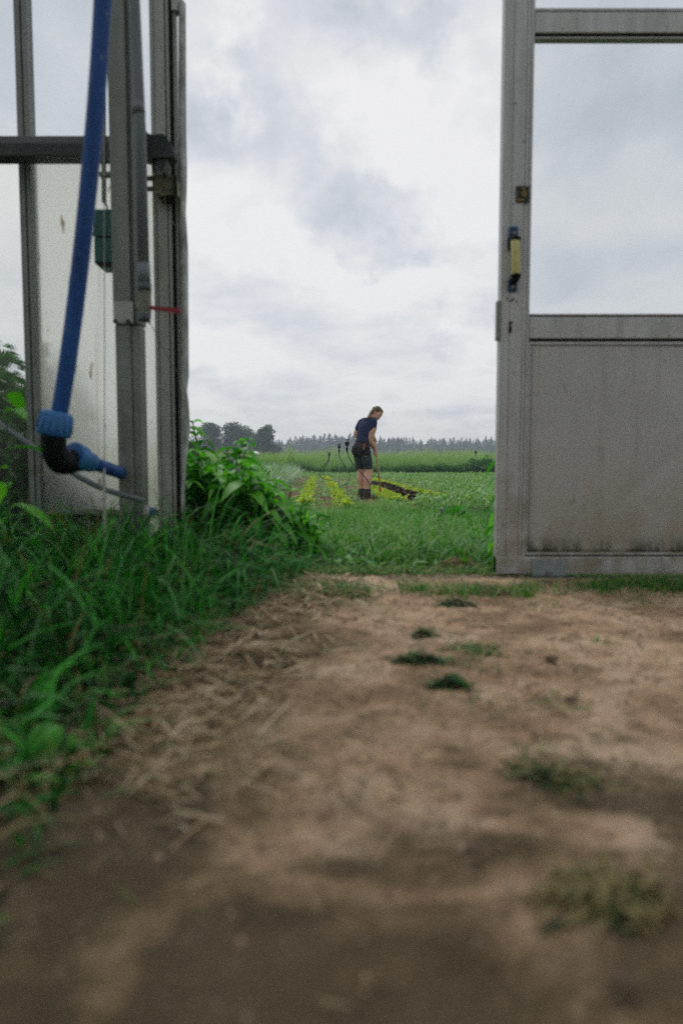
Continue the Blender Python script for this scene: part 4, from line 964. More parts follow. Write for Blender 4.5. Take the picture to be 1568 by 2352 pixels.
def bed_weeds():
    n = 15000; y = 9.6 + 19*rng.random(n)**1.3; U_ = U(-1.15, 1.75, n); x = U_-.0376*(y-11.8)
    c = -.5*np.exp(-((x-.35)/.45)**2-((y-11.3)/1.2)**2)+np.array([mnoise.noise(Vector((a*2.2, b*1.1, 9.))) for a, b in zip(x.tolist(), y.tolist())])
    bare = (np.abs(x-(rowx(-.93,10.86,y))) < .13); k = (c > np.where(bare,.2,-.12)); x, y = x[k], y[k]; n = len(x)
    az = U(0,6.283,n); el = U(.1,1.2,n); L = U(.03,.075,n); d = np.stack([np.cos(az)*np.cos(el), np.sin(az)*np.cos(el), np.sin(el)],1)
    o = emit('bed_weeds', leaves(np.stack([x,y,gza(y)+U(0,.06,n)],1), d, L, L*U(.35,.7,n), U(0,.6,n)), G['crop'], np.clip(rng.normal(.4,.2,n),0,.95))
    tag(o, 'low green weeds between the lettuce rows around the person', 'weeds', kind='stuff')
bed_weeds()
def crop():
    n = 30000; y = 9.3+ 36*rng.random(n)**1.7; lo = np.where(y < 11.2, 1.15, 1.98-.03*(y-11.8)); lo = np.where(y > 29, -12, lo); hi = y*.32+1.2
    x = lo + (hi-lo)*rng.random(n); H = U(.06,.20,n)*np.where(rng.random(n)<.08,1.6,1)*(1+.45*np.array([mnoise.noise(Vector((a*.8, b*.5, 3.))) for a, b in zip(x.tolist(), y.tolist())]))
    W = .006+.0022*np.clip(y-9,0,30)*U(.4,1,n)+U(.004,.012,n)
    o = emit('green_crop', blades(np.stack([x,y,gza(y)-.01],1), H, W, H*U(.3,1.5,n), U(0,6.283,n), 2, .6), G['crop'], np.clip(rng.normal(.45,.25,n),0,1))
    tag(o, 'low pale green crop and weeds covering the field right of the beds', 'crop', kind='stuff')
    n = 4500; y = 9.6+ 22*rng.random(n)**1.5; lo = np.where(y < 11.2, 1.15, 2.0-.03*(y-11.8)); x = lo+(y*.32+.6-lo)*rng.random(n); az = U(0,6.28,n); el = U(.1,1,n); L = U(.05,.12,n)
    o = emit('crop_leaves', leaves(np.stack([x,y,gza(y)+U(.03,.16,n)],1), np.stack([np.cos(az)*np.cos(el), np.sin(az)*np.cos(el), np.sin(el)],1), L, L*U(.4,.8,n), U(0,.7,n)), G['crop'], np.clip(rng.normal(.4,.2,n),0,.9))
    tag(o, 'broad leaves of young plants standing among the low crop', 'crop', kind='stuff')
crop()
def asparagus():
    n = 95000; y = 46+ 16*rng.random(n)**1.6; x = U(-22, 22, n); x += 0
    hn = np.array([mnoise.noise(Vector((a*.28, b*.2, 11.)))*.5+mnoise.noise(Vector((a*.9, b*.5, 4.)))*.35 for a, b in zip(x.tolist(), y.tolist())])
    z0 = gza(y)+U(0,1.2,n)*(1+.8*hn)*np.where(rng.random(n)<.04,1.25,1); H = U(.12,.42,n)
    V = blades(np.stack([x,y,z0],1), H, U(.007,.022,n), H*U(.1,1.2,n), U(0,6.283,n), 2, .1)
    tint = np.clip(.10+.62*(z0+.18)/1.3+.18*rng.normal(0,1,n)+.1*hn,0,1)  # tint darkens downwards, painting in the shade inside the stand
    o = emit('asparagus_field', V, G['asp'], tint)
    tag(o, 'wide feathery green asparagus field behind the beds', 'asparagus', kind='stuff')
    n = 6500; x = U(-22,22,n); y = 45.6+rng.random(n)*.8; H = U(.2,.8,n)*(1+1.1*np.array([mnoise.noise(Vector((a*.55,2.,1.))) for a in x.tolist()]))
    o = emit('field_margin', blades(np.stack([x,y,gza(y)],1), H, U(.02,.06,n), H*U(.2,1,n), U(0,6.283,n), 2, .5), G['bush'], np.clip(rng.normal(.62,.28,n),0,1))
    tag(o, 'dark rank weeds along the near edge of the asparagus field', 'weeds', kind='stuff')
asparagus()
for (px, py, Y, rx, lab) in ((1105,1050,45.6,1.1,'dark bramble bush by the small sprinkler at the right of the field'),(1035,1066,45.6,1.6,'low dark bush at the field edge left of the small sprinkler'),(955,1068,45.6,1.3,'rounded weed clump at the field edge right of the person'),(1140,1062,45,1.2,'bramble just left of the door stile, far off')):
    bush(px, py, Y, rx, .6, lab, 1100, .17, tone=.85)
for (px, py, Y, lab) in ((669,1034,62,'young birch sapling sticking out above the asparagus'),):
    bush(px, 1027, 50, .55, .5, lab, 500, .16, mat='asp', tone=.6)

# ---- far trees
def tree(px, py, Y, wpx, label, n=4200, low=.06, group='leafy trees left of the conifer wood'):
    p = at(px, py, Y); g0 = -.2; h = p.z-g0; rx = wpx/2/FP*Y; t = thing('leafy_tree', label, 'tree', (p.x, Y, g0), 0, group)
    lob = []
    for k in range(60):
        an = random.uniform(0,6.28); tt = random.uniform(low,.90); env = math.sqrt(max(0,1-(max(tt-.38,0)/.56)**2))*(1 if tt > .25 else .85)
        rr = rx*env*random.uniform(.15,.85); lob.append((math.cos(an)*rr, math.sin(an)*rr, h*tt, rx*random.uniform(.22,.36)))
    lob = np.array(lob); i = rng.integers(0,len(lob),n); d = rng.normal(0,1,(n,3)); d /= np.linalg.norm(d,axis=1)[:,None]; rr = lob[i,3]*rng.random(n)**.35
    c = lob[i,:3]+d*rr[:,None]; c[:,2] = np.clip(c[:,2], h*low*.6, h*1.0)
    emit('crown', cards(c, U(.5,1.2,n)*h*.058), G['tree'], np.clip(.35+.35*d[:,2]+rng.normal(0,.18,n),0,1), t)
    mb = MB(); mb.tube([(0,0,0),(.1,0,h*.25),(-.1,.1,h*.75)], [h*.028,h*.022,h*.008], 8)
    for k in range(7):
        a = k*.9; z = h*(.22+.06*k); mb.tube([(0,0,z),(math.cos(a)*rx*.35,math.sin(a)*rx*.35,z+h*.12),(math.cos(a)*rx*.65,math.sin(a)*rx*.65,z+h*.2)], [h*.012,h*.008,h*.003], 6)
    mb.build('trunk', M['bark'], t)
tree(483,970,205,84,'leafy tree farthest left, partly hidden by the nettles', 6500)
tree(541,969,200,98,'broad leafy tree second from the left, behind the nettles', 9000)
tree(574,984,215,70,'lower tree filling the gap between the two big crowns', 4500)
tree(611,971,190,78,'rounded full crowned tree at the right end of the leafy group', 9000)
tree(445,1000,220,90,'low crowned tree beside the door jamb', 2200)
def wood():
    Vs = []; Fs = []; Ts = []; off = 0; tv = []
    n = 620
    for k in range(n):
        Y = 430+random.random()*150; X = random.uniform(-.42,.42)*Y; px = 784+X/Y*FP*1.0
        top = np.interp(px, [0,600,640,760,800,880,960,1140,1568], [1012,1010,1007,998,1000,1002,1008,1007,1012]) + random.gauss(0,2.5)+ (0 if k%4 == 0 else 6)
        h = (1064-top)/FP*Y+.2+CAMZ; r = h*random.uniform(.22,.34); m = 150
        tt = rng.random(m)**.8; th = U(0,6.283,m); rr = r*(1-tt)**.8*U(.3,1.1,m); zc = h*(.12+.88*tt)
        c = np.stack([X+np.cos(th)*rr, Y+np.sin(th)*rr, zc-.2],1); s = h*.17*(1.15-tt*.85)*U(.7,1.2,m)
        a, f, kk = cards(c, s, .45); Vs.append(a); Fs.append(f+off); off += len(a); Ts.append(np.repeat(np.clip(rng.normal(.45+.1*random.random(),.2,m),0,1),4))
        tp = np.array([[X-.22*h*.03,Y,h*.88],[X+.22*h*.03,Y,h*.88],[X+.01,Y,h*1.02],[X-.01,Y,h*1.02]]); Vs.append(tp); Fs.append(np.arange(4)[None]+off); off += 4; Ts.append(np.full(4,.3))
        w_ = h*.012; tk = np.array([[X-w_,Y,-.2],[X+w_,Y+.1,-.2],[X+w_*.4,Y+.1,h*.8],[X-w_*.4,Y,h*.8]]); Vs.append(tk); Fs.append(np.arange(4)[None]+off); off += 4; Ts.append(np.full(4,.1))
    me = np_mesh('conifer_wood', np.concatenate(Vs), np.concatenate(Fs), np.concatenate(Ts)); o = link('conifer_wood', me, G['pine'])
    tag(o, 'far-off dark conifer wood along the whole horizon', 'wood', kind='stuff')
wood()
# undergrowth closing the foot of the wood
def under():
    n = 16000; Y = 420+U(0,20,n); X = U(-.42,.42,n)*Y; z = U(-.2,1,n)*0+12.*rng.random(n)**1.15; o = emit('wood_edge', cards(np.stack([X,Y,z],1), U(1.2,2.8,n)), G['tree'], np.clip(rng.normal(.3,.2,n),0,1))
    tag(o, 'bushy edge at the foot of the far-off wood', 'wood', kind='stuff')
under()

# ---- irrigation
def sprinkler(label, px, pyt, pyb, Y, hose, big=1., third=None):
    g0 = gz(Y); top = at(px, pyt, Y); h = top.z-g0
    t = thing('sprinkler', label, 'sprinkler', (top.x, Y, g0), 0, 'sprinklers on stakes in the beds')
    mb = MB(); mb.tube([(0.004*big,0,-.02),(0.002,0,h-.12*big)], .0045 if big > .5 else .004, 7); mb.build('stake', M['bolt'], t)
    z = h; s = big; mb = MB()
    mb.tube([(0,0,z-.20*s),(0,0,z-.165*s),(0,0,z-.16*s),(0,0,z-.125*s),(0,0,z-.12*s),(0,0,z-.10*s)], [.008*s,.010*s,.017*s,.017*s,.013*s,.013*s], 12)
    mb.tube([(0,0,z-.098*s),(0,0,z-.09*s),(0,0,z-.052*s),(0,0,z-.045*s)], [.028*s,.030*s,.021*s,.012*s], 14)
    for sg in (-1,1):
        mb.tube([(sg*.021*s,0,z-.09*s),(sg*.028*s,0,z-.06*s),(sg*.022*s,0,z-.03*s),(sg*.024*s,0,z)], [.006*s]*4, 7)
    mb.tube([(-.024*s,0,z-.016*s),(.024*s,0,z-.016*s)], .006*s, 7); mb.tube([(0,0,z-.045*s),(0,0,z-.012*s)], .006*s, 7)
    mb.build('nozzle', M['black'], t)
    mb = MB(); mb.tube([(0,0,z-.122*s),(0,0,z-.117*s)], .0178*s, 12); mb.build('collar', M['cord'], t)
    for H in hose:
        pts = [(0,0,h-.19*s)] + [tuple(at(a, b, yy)-t.location) for (a, b, yy) in H]
        mb = MB(); mb.tube(curve_pts(pts, 7), .0068*min(1,.75+.25*big), 8); mb.build('hose', M['black'], t)
cr = lambda cx, cy: ((1150+cx/4.48)*.6272, (1450+cy/4.48)*.6272)
def crp(cx, cy, Y): a, b = cr(cx, cy); return (a, b, Y)
a, b = cr(540,700)
sprinkler('tallest black sprinkler on a stake, its hose looping in front of the person', a, b, 0, 11.3, [[crp(547,900,11.3),crp(570,1000,11.28),crp(640,1120,11.22),crp(740,1230,11.15),crp(840,1340,11.1),crp(905,1440,11.08),crp(920,1540,11.08),crp(900,1640,11.1),crp(850,1715,11.15),crp(780,1752,11.2)]], 1.15)
a, b = cr(410,780)
sprinkler('black sprinkler second from the right, with a single hose curving to the right', a, b, 0, 13.8, [[crp(405,940,13.8),crp(425,1020,13.75),crp(500,1150,13.7),crp(560,1240,13.7),crp(582,1320,13.7),crp(560,1410,13.75),crp(490,1465,13.8),crp(430,1475,13.8)]], 1.0)
a, b = cr(245,918)
sprinkler('leftmost sprinkler, with two hoses bowing out to the left', a, b, 0, 17.5, [[crp(240,1040,17.5),crp(200,1100,17.5),crp(120,1190,17.5),crp(90,1280,17.5),crp(130,1345,17.5),crp(230,1380,17.6),crp(300,1390,17.6)],[crp(243,1050,17.5),crp(200,1130,17.5),crp(160,1200,17.5),crp(158,1270,17.5),crp(180,1335,17.6)]], .95)
sprinkler('small distant sprinkler near the door stile, in front of the dark brambles', 1092, 1034, 0, 26, [], 1.2)
def ground_hose(label, P, r, mat):
    pts = [gp(px, py, -.18+.02) for (px, py) in P]; p0 = pts[0].copy(); mb = MB(); mb.tube([p-p0 for p in curve_pts(pts, 6)], r, 10); o = mb.build('flat_hose', mat); o.location = p0; tag(o, label, 'hose')
M['greyhose'] = pmat('grey_hose', [(.3,(.16,.16,.16)),(.7,(.30,.30,.29))], 10, .6)
ground_hose('grey hose bent in a hairpin on the soil in front of the boots', [cr(750,1690),cr(640,1705),cr(545,1725),cr(515,1740),cr(560,1765),cr(680,1785),cr(815,1805)], .016, M['greyhose'])
ground_hose('grey hose zigzagging on the soil between the two left sprinklers', [cr(245,1345),cr(300,1365),cr(370,1385),cr(360,1405),cr(300,1415),cr(350,1450),cr(400,1490),cr(440,1475),cr(495,1500)], .02, M['greyhose'])
ground_hose('straight piece of grey hose behind the heels of the boots', [cr(500,1575),cr(600,1592),cr(720,1600)], .013, M['greyhose'])
mb = MB(); R0 = .021; mb.tube([(math.cos(a)*R0, 0, math.sin(a)*R0) for a in np.linspace(0,6.28,20)], .005, 8, caps=False); pp = cr(572,1640); c = gp(pp[0], pp[1]+5, -.17)
mb.tube([(-.02,0,0),(-.022,0,-.035)], .006, 8)
o = mb.build('hose_ring', M['greyhose']); o.location = (c.x, c.y, -.13); tag(o, 'small grey ring fitting standing on the soil left of the boots', 'fitting')
# white capped post
p = at(588,1045,24); t = thing('white_post', 'white plastic post with a rounded cap standing among the leeks', 'post', (p.x, 24, gz(24)))
zt = p.z+.18; mb = MB(); mb.tube([(0,0,-.05),(0,0,zt-.0)], .062, 16); mb.build('tube', pmat('white_plastic', stops2((.72,.73,.74), .05), 10, .5), t)
mb = MB(); mb.tube([(0,0,zt),(0,0,zt+.05),(0,0,zt+.10),(0,0,zt+.13)], [.12,.12,.09,.03], 18); mb.build('cap', pmat('white_cap', stops2((.70,.71,.70), .05), 10, .5), t)
#PERSON

p0 = gp(95,1800,.0)
def near_leaf():
    t = thing('leafy_weed', 'bright green lobed weed at the near edge of the tall grass, lower left', 'weed', (p0.x, p0.y, .0)); n = 9
    az = np.array([.3,.9,1.7,2.6,3.6,4.4,5.3,-.2,1.2]); el = np.array([.25,.75,1.1,.6,.4,.3,.35,-.05,.2]); d = np.stack([np.cos(az)*np.cos(el), np.sin(az)*np.cos(el), np.sin(el)],1)
    L = 1.35*np.array([.085,.095,.10,.08,.07,.06,.06,.07,.09]); emit('leaves', leaves(np.tile([0,0,.012],(n,1)), d, L, L*.36, U(.2,.6,n), .3, np.array([.2,.7,1,.8,.05]), .05), G['dock'], U(.3,1,n), t, True)
near_leaf()

for (px_, pt_, Y_, L_, lab) in ((40,1560,1.15,.11,'leafy weed with broad dark leaves at the left edge, above the bright lobed one'),(190,1420,1.5,.13,'leafy weed in the middle of the tall grass bank'),(330,1340,1.85,.12,'leafy weed in the tall grass below the steel post'),(60,1330,1.75,.15,'broad leafy weed in the grass below the blue elbow')):
    leafy('leafy_weed', lab, 'weed', px_, pt_, Y_, 16, L_, G['dock'], 1.0, basal=True, droop=(.3,1.2), wr=(.28,.42))
def straw_heap():
    c = gp(575,1515,.02); n = 420; k = rng.normal(0,.5,(n,2)); az = rng.normal(.25,.5,n); L = U(.03,.09,n); z = .006+.045*np.exp(-(k**2).sum(1)*1.4)*rng.random(n)
    V = leaves(np.stack([k[:,0]*.13,k[:,1]*.05+k[:,0]*.03,z],1), np.stack([np.cos(az),np.sin(az),U(-.2,.3,n)],1), L, U(.002,.0045,n), U(0,.5,n), .2, np.array([.7,1,1,.8,.3]))
    o = emit('straw_heap', V, G['straw'], np.clip(rng.normal(.5,.3,n),0,1)); o.location = (c.x, c.y, .005); tag(o, 'low heap of dead straw reaching out from the grass onto the earth floor', 'straw heap')
straw_heap()

t_ = leafy('leafy_weed', 'large arching leaf plant at the far left edge, reaching over the grey hose', 'weed', 5, 905, 2.0, 12, .20, G['nettle'], 1.0, droop=(.5,1.1), wr=(.30,.4), side=.4)

# ============================================================ PERSON
FX, FY = (840.3-784)/FP*11.8, 11.8
PZ = gz(11.8)+.005
person = thing('person', 'person in navy t-shirt, dark work shorts and boots, looking down and hoeing with both hands', 'person', (FX, FY, PZ))
f3 = Vector((.70,.71,0)).normalized(); l3 = Vector((-f3.y, f3.x, 0)); up3 = Vector((0,0,1))
def loft(mb, secs, n=20):
    """secs: (centre, half a, half b, axis a, axis b)"""
    V = []; F = []
    for (c, a, b, A, B_) in secs:
        for k in range(n):
            t = 2*math.pi*k/n; V.append(Vector(c)+A*(a*math.cos(t))+B_*(b*math.sin(t)))
    m = len(secs)
    for i in range(m-1):
        for k in range(n): F.append((i*n+k, i*n+(k+1)%n, (i+1)*n+(k+1)%n, (i+1)*n+k))
    F.append(tuple(reversed(range(n)))); F.append(tuple((m-1)*n+k for k in range(n)))
    mb.add(V, F)
def limb(mb, pts, rad, n=14, sub=4):
    P = curve_pts(pts, sub); m = len(P); rr = np.interp(np.linspace(0, len(rad)-1, m), range(len(rad)), rad)
    mb.tube(P, list(rr), n); mb.ell(P[0], (rr[0],)*3, 12, 8); mb.ell(P[-1], (rr[-1],)*3, 12, 8)
def fused(name, mb, voxel, mat, parent, smooth=6, factor=.5):
    me = bpy.data.meshes.new('tmp'); me.from_pydata([tuple(v) for v in mb.v], [], mb.f)
    bm = bmesh.new(); bm.from_mesh(me); bmesh.ops.recalc_face_normals(bm, faces=bm.faces); bm.to_mesh(me); bm.free()
    o = bpy.data.objects.new('tmp', me); C.objects.link(o)
    r = o.modifiers.new('r', 'REMESH'); r.mode = 'VOXEL'; r.voxel_size = voxel
    s = o.modifiers.new('s', 'SMOOTH'); s.factor = factor; s.iterations = smooth
    dg = bpy.context.evaluated_depsgraph_get(); dg.update(); new = bpy.data.meshes.new_from_object(o.evaluated_get(dg))
    bpy.data.objects.remove(o); bpy.data.meshes.remove(me); new.name = name
    new.polygons.foreach_set('use_smooth', np.ones(len(new.polygons), dtype=bool)); new.materials.clear()
    return link(name, new, mat, parent)
M['skin'] = pmat('skin', [(.3,(.50,.27,.19)),(.7,(.64,.38,.29))], 9, .55, bumps=.05)
M['shirt'] = pmat('navy_cotton', [(.3,(.016,.024,.060)),(.7,(.032,.043,.095))], 12, .85, bumps=.6, bdist=.02, spec=.15)
M['short_top'] = pmat('black_stretch_cloth', [(.3,(.016,.015,.017)),(.7,(.032,.030,.032))], 12, .85, bumps=.4, bdist=.01, spec=.15)
M['short_leg'] = pmat('blue_grey_work_cloth', [(.3,(.022,.034,.045)),(.7,(.045,.06,.075))], 14, .85, bumps=.6, bdist=.015, spec=.15)
M['hair'] = pmat('brown_hair', [(.35,(.045,.026,.014)),(.65,(.13,.075,.038))], 26, .5, stretch=(1,1,.15), bumps=.5, bdist=.01)
M['boot'] = pmat('muddy_boot_leather', [(.35,(.03,.026,.02)),(.65,(.085,.07,.05))], 22, .9)
M['sock'] = pmat('dark_sock', stops2((.02,.024,.035)), 40, .9)
M['wood'] = pmat('pale_ash_wood', [(.3,(.50,.30,.19)),(.7,(.66,.43,.30))], 12, .6, stretch=(1,1,.1))
M['sheath'] = pmat('brown_leather', [(.3,(.16,.065,.04)),(.7,(.25,.11,.07))], 40, .6)
cp = lambda cx, cy, y: Vector(((cx-830)/949*(1+y/11.8), y, (1700-cy)/949*(1+y/11.8) - (0.63*y/11.8)))
# joints (picture position in the close-up, and depth)
hipR = Vector((-.030,-.045,.86)); hipL = Vector((-.125,.065,.86))
kneR = Vector((.045,-.02,.50)); kneL = Vector((-.085,.12,.50))
ankR = Vector((.012,-.03,.13)); ankL = Vector((-.075,.115,.13))
shR = Vector((.125,-.005,1.335)); shL = Vector((-.075,.235,1.33))
elR = Vector((.070,.02,1.02)); elL = Vector((-.165,.29,1.12))
wrR = Vector((.158,.205,.865)); haR = Vector((.185,.285,.79))
wrL = Vector((.085,.255,1.035)); haL = Vector((.140,.215,1.03))
pel = Vector((-.085,.01,.90)); wai = Vector((-.055,.05,1.06)); che = Vector((.01,.105,1.26)); nek = Vector((.055,.135,1.40))
hd0 = Vector((.190,.175,1.488))
mb = MB()
ax_t = (che-pel).normalized()
def tor(scale=1., off=0.):
    o = off
    return [(pel+Vector((0,0,-.06)), .130+o, .095+o), (pel+Vector((0,0,.0)), .146+o, .108+o), (pel*.5+wai*.5, .126+o, .096+o), (wai, .108+o, .086+o), (wai*.5+che*.5, .122+o, .094+o), (che, .146+o, .108+o), (che+Vector((.02,.02,.07)), .158+o, .098+o), (che+Vector((.035,.028,.115)), .10+o, .07+o)]
loft(mb, [(c, a, b, l3, f3) for c, a, b in tor()])
# neck, bust, buttocks
for s in (1,-1):
    mb.ell(che+f3*.075+l3*s*.07+Vector((0,0,-.03)), (.06,.06,.06), 12, 8)
    mb.ell(pel-f3*.052+l3*s*.062+Vector((0,0,-.05)), (.080,.080,.092), 14, 10)
limb(mb, [nek+Vector((-.02,-.01,-.04)), nek+Vector((.02,.01,.02)), hd0+Vector((-.06,-.02,-.05))], [.062,.052,.05])
for a, b in ((che+Vector((.03,.025,.085)), shR), (che+Vector((.03,.025,.085)), shL)): limb(mb, [a, (a+b)/2+Vector((0,0,.012)), b], [.06,.058,.052])
limb(mb, [shR, (shR+elR)/2+Vector((.006,-.012,0)), elR, (elR+wrR)/2+Vector((0,-.006,.0)), wrR], [.060,.062,.052,.048,.030])
limb(mb, [shL, (shL+elL)/2, elL, (elL+wrL)/2, wrL], [.056,.056,.050,.042,.029])
limb(mb, [hipR, (hipR+kneR)/2+Vector((.005,-.005,0)), kneR+Vector((0,0,.04)), kneR+Vector((0,0,-.04)), kneR*.62+ankR*.38+Vector((-.012,-.008,0)), kneR*.3+ankR*.7, ankR], [.092,.084,.070,.064,.070,.055,.044])
limb(mb, [hipL, (hipL+kneL)/2, kneL+Vector((0,0,.04)), kneL+Vector((0,0,-.04)), kneL*.62+ankL*.38+Vector((-.012,-.008,0)), kneL*.3+ankL*.7, ankL], [.090,.082,.066,.060,.065,.050,.041])
for an in (ankR, ankL): limb(mb, [an, an+Vector((0,0,-.08)), an+f3*.15+Vector((0,0,-.09))], [.036,.04,.03])
# hands: palm, thumb and four fingers curled round the hoe shaft
hoeA = Vector((.118,.075,1.26)); hoeB = Vector((.292,.55,.06)); hoe_dir = (hoeB-hoeA).normalized()
def hoe_at(z): t = (z-hoeA.z)/(hoeB.z-hoeA.z); return hoeA.lerp(hoeB, t)
def hand(wr, z, side):
    c = hoe_at(z); d = (c-wr); d -= hoe_dir*d.dot(hoe_dir); out = d.normalized(); sw = hoe_dir.cross(out).normalized()*side
    palm = c - out*.030 + sw*.006
    limb(mb, [wr, wr.lerp(palm,.5), palm], [.025,.028,.029], 12)
    for k, (dz, L) in enumerate(((-.034,.95),(-.012,1.05),(.011,1.0),(.033,.82))):
        b = palm + hoe_dir*dz + sw*.018; pts = [b]
        for an in (20, 75, 130, 185):
            th = math.radians(an)*L; pts.append(c + hoe_dir*dz*.95 + (-out*math.cos(th) + sw*math.sin(th))*.0265)
        limb(mb, pts, [.0105,.0095,.009,.0085,.0075], 8, 2)
    b = palm - hoe_dir*.032 - sw*.012
    limb(mb, [b, c - hoe_dir*.045 - sw*.026 - out*.008, c - hoe_dir*.035 - sw*.022 + out*.016], [.012,.0105,.0085], 8, 3)
hand(wrR, .80, -1); hand(wrL, 1.03, -1)
# head: facing right, turned a little to the viewer, looking down
hF = Vector((.74,-.46,-.50)).normalized(); hU = (Vector((.35,.03,.9))); hU = (hU - hF*hU.dot(hF)).normalized(); hL = hU.cross(hF)
HM = Matrix((hF, hL, hU)).transposed()
def hp(a, b, c): return hd0 + HM @ Vector((a, b, c))
def hell(mb, a, b, c, r): mb.ell(hp(a,b,c), r, 18, 12, HM)
hell(mb, -.012,0,.030,(.094,.074,.088)); hell(mb, .030,0,-.030,(.060,.058,.075)); hell(mb, .052,0,-.085,(.030,.030,.026)); hell(mb, .062,0,.045,(.030,.052,.04))
hell(mb, .025,.040,-.055,(.042,.022,.036)); hell(mb, .025,-.040,-.055,(.042,.022,.036))
mb.add([hp(.088,.010,.022),hp(.088,-.010,.022),hp(.108,.0,-.020),hp(.084,.020,-.030),hp(.084,-.020,-.030),hp(.06,0,0)], [(0,2,1),(0,3,2),(1,2,4),(2,3,4),(0,1,5),(0,5,3),(1,4,5),(3,5,4)])
hell(mb, .102,0,-.022,(.012,.011,.010)); hell(mb, .090,0,-.052,(.012,.022,.0075)); hell(mb, .088,0,-.064,(.012,.018,.0075))
hell(mb, .066,.037,.002,(.022,.020,.016)); hell(mb, .066,-.037,.002,(.022,.020,.016))
for s in (1,-1):
    hell(mb, -.008, s*.076, -.008, (.018,.008,.032))
body = fused('body', mb, .0062, M['skin'], person, 5, .5)
# face details set in the same body: eyes, brows, lips as small children of the body
mb = MB()
for s in (1,-1): hell(mb, .083, s*.033, .004, (.007,.013,.0045))
mb.build('eyes', pmat('dark_eye', stops2((.06,.045,.035)), 50, .3), body)
mb = MB()
for s in (1,-1): mb.tube(curve_pts([hp(.090,s*.014,.020), hp(.090,s*.034,.027), hp(.078,s*.052,.020)],4), [.0035,.004,.004,.004,.004,.004,.004,.003,.002], 6)
mb.build('eyebrows', M['hair'], body)
mb = MB(); hell(mb, .0975,0,-.0575,(.006,.021,.0065)); mb.build('lips', pmat('lips', stops2((.30,.10,.085)), 50, .5), body)
# hair: cap pulled back, ponytail
mb = MB()
hell(mb, -.022,0,.042,(.092,.083,.088)); hell(mb, -.045,0,.01,(.068,.077,.072)); hell(mb, .030,0,.072,(.058,.062,.040)); hell(mb, -.085,0,.055,(.030,.030,.030))
tie = hp(-.112,0,.055); end = Vector((.052,-.035,1.375))
limb(mb, [hp(-.095,0,.055), tie, tie+Vector((-.012,-.012,-.03)), tie*.5+end*.5+Vector((-.014,-.01,.01)), end+Vector((-.012,.0,.03)), end], [.024,.016,.024,.028,.024,.006])
hair = fused('hair', mb, .007, M['hair'], person, 3, .4)
mb = MB(); d = (tie-hp(-.095,0,.055)).normalized(); mb.tube([tie-d*.012, tie+d*.006], .022, 12); mb.build('hair_tie', M['short_top'], hair)
# shirt
mb = MB(); o = .013
S = tor(off=o)
loft(mb, [(wai*.75+pel*.25+Vector((-.005,-.005,-.02)), .134, .110, l3, f3)] + [(c, a, b, l3, f3) for c, a, b in S[3:7]] + [(che+Vector((.035,.028,.118)), .105, .078, l3, f3)])
for s in (1,-1): mb.ell(che+f3*.078+l3*s*.07+Vector((0,0,-.03)), (.068,.068,.065), 12, 8)
for b, e in ((shR, elR), (shL, elL)):
    a = che+Vector((.03,.025,.085)); limb(mb, [a, (a+b)/2+Vector((0,0,.014)), b], [.070,.070,.068])
    limb(mb, [b, b.lerp(e,.25), b.lerp(e,.46)], [.068,.071,.073])
mb.ell(nek+Vector((-.028,-.022,-.028)), (.07,.075,.045), 14, 8)
shirt = fused('shirt', mb, .0065, M['shirt'], person, 10, .5)
# shorts: black seat, blue-grey legs with side pockets
mb = MB()
loft(mb, [(c, a, b, l3, f3) for c, a, b in [(pel+Vector((0,0,-.12)),.128,.104),(pel+Vector((0,0,-.06)),.148,.120),(pel,.152,.120),(pel*.6+wai*.4,.140,.110),(pel*.3+wai*.7,.122,.100)]])
for s in (1,-1): mb.ell(pel-f3*.050+l3*s*.062+Vector((0,0,-.055)), (.090,.090,.112), 14, 10)
for h_, k in ((hipR,kneR),(hipL,kneL)): limb(mb, [h_+Vector((0,0,.02)), h_.lerp(k,.35)], [.100,.094])
shorts = fused('shorts', mb, .0075, M['short_top'], person, 4, .5)
for h_, k, nm in ((hipR,kneR,'R'),(hipL,kneL,'L')):
    mb = MB(); A = h_.lerp(k,.26); B = h_.lerp(k,.93); d = (B-A); x_, y_ = Vector((1,0,0)), Vector((0,1,0))
    loft(mb, [(A+Vector((0,0,.0)),.102,.100,x_,y_),(A+d*.3,.098,.097,x_,y_),(A+d*.6,.089,.090,x_,y_),(A+d*.9,.081,.082,x_,y_),(B,.080,.081,x_,y_),(B+Vector((0,0,.004)),.06,.06,x_,y_)])
    c = A+d*.45-Vector((-.02,.088,0)) if nm == 'R' else A+d*.45+Vector((-.075,-.05,0))
    lg = fused('short_leg', mb, .008, M['short_leg'], shorts, 3, .5)
mb = MB(); A = hipR.lerp(kneR,.48)
loft(mb, [(A+Vector((.016,-.045,.075)),.060,.062,Vector((1,0,0)),Vector((0,1,0))),(A+Vector((.018,-.045,.0)),.062,.062,Vector((1,0,0)),Vector((0,1,0))),(A+Vector((.022,-.045,-.07)),.060,.060,Vector((1,0,0)),Vector((0,1,0)))], 18)
mb.build('thigh_pocket', M['short_leg'], shorts)
mb = MB(); q = A+Vector((-.018,-.113,.055)); mb.box(q.x-.004,q.x+.016,q.y-.004,q.y+.004,q.z-.005,q.z+.004,.001); mb.build('pocket_tag', M['yellow'], shorts)
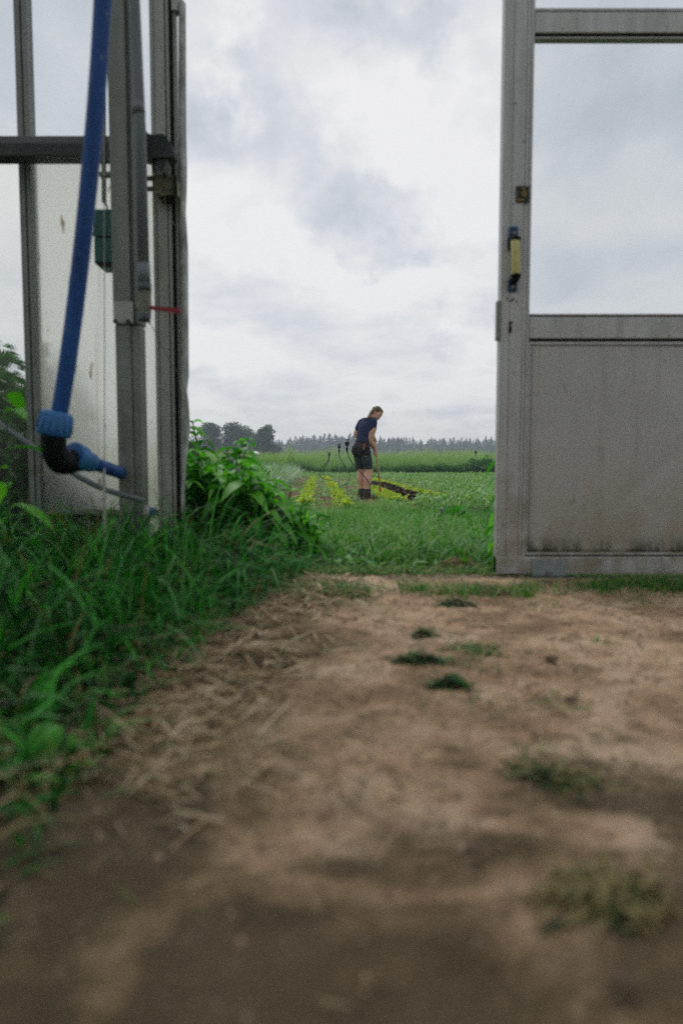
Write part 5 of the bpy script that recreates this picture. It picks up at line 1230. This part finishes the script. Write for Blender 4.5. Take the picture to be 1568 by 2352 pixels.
# knife sheath on the hip
mb = MB(); c = cp(790,840,-.155); mb.prism([(c.x-.018,c.z+.058),(c.x+.020,c.z+.055),(c.x+.016,c.z-.03),(c.x+.0,c.z-.058),(c.x-.020,c.z-.052),(c.x-.026,c.z-.02)], -.178, -.155); sh = mb.build('knife_sheath', M['sheath'], person)
mb = MB()
for (u, v) in ((.010,.040),(.010,.012),(.006,-.016),(-.014,-.028),(-.010,.010)): mb.ell((c.x+u,-.179,c.z+v),(.0035,.003,.0035),8,6)
mb.build('rivets', M['bolt'], sh)
# boots and socks
for an, s in ((ankR,'r'),(ankL,'l')):
    fd = Vector((.82,.57,0)).normalized() if s == 'r' else Vector((.75,.66,0)).normalized(); sd_ = Vector((-fd.y, fd.x, 0))
    mb = MB(); mb.tube([an+Vector((0,0,.055)), an+Vector((0,0,-.01))], [.053,.056], 14); mb.build('sock', M['sock'], person)
    mb = MB(); b = Vector((an.x, an.y, 0))
    loft(mb, [(b+Vector((0,0,.155)),.068,.060,fd,sd_),(b+Vector((0,0,.11)),.070,.058,fd,sd_),(b+fd*.01+Vector((0,0,.075)),.085,.058,fd,sd_),(b+fd*.045+Vector((0,0,.05)),.118,.060,fd,sd_),(b+fd*.062+Vector((0,0,.02)),.155,.062,fd,sd_),(b+fd*.062+Vector((0,0,.0)),.155,.062,fd,sd_)], 24)
    mb.ell(b+fd*.15+Vector((0,0,.036)), (.062,.060,.046), 14, 8)
    bt = fused('boot', mb, .0075, M['boot'], person, 3, .5)
    mb = MB(); loft(mb, [(b+fd*.064+Vector((0,0,-.012)),.163,.066,fd,sd_),(b+fd*.064+Vector((0,0,.012)),.162,.065,fd,sd_)], 24); mb.build('sole', M['black'], bt)
# the hoe, a thing of its own
hoe = thing('hoe', 'long-handled hoe with pale wooden shaft and red socket, held upright in both hands', 'hoe', person.location+hoeB); l0 = hoeB
mb = MB(); mb.tube([hoeA-hoe_dir*.12-l0, hoeA-l0, (hoeA+hoeB)/2-l0, hoeB-hoe_dir*.06-l0], [.0155,.0165,.0165,.0165], 12); mb.build('shaft', M['wood'], hoe)
mb = MB(); mb.tube([hoeB-hoe_dir*.14-l0, hoeB-hoe_dir*.03-l0, hoeB-l0, Vector((.01,-.03,-.025))], [.021,.017,.010,.007], 12); mb.build('socket', M['red_socket'] if 'red_socket' in M else pmat('red_paint', stops2((.50,.07,.06)), 30, .5), hoe)
mb = MB(); mb.box(-.075,.085,-.055,-.02,-.045,-.036,.002); mb.build('blade', pmat('earthy_steel', stops2((.06,.045,.04)), 30, .6, metal=.3), hoe)
print('PERSON body verts', len(body.data.vertices))

# ============================================================ AIR
def haze():
    m = bpy.data.materials.new('air'); m.use_nodes = True; nt = m.node_tree; nt.nodes.remove(nt.nodes['Principled BSDF'])
    v = nt.nodes.new('ShaderNodeVolumePrincipled'); v.inputs['Color'].default_value = (.74,.85,.97,1); v.inputs['Density'].default_value = .0011; v.inputs['Anisotropy'].default_value = .1
    nt.links.new(v.outputs[0], nt.nodes['Material Output'].inputs['Volume'])
    mb = MB(); mb.box(-640,640,-80,620,-1.3,30); o = mb.build('haze', m); tag(o, kind='stuff'); o['label'] = 'thin pale haze over the distant fields'
haze()
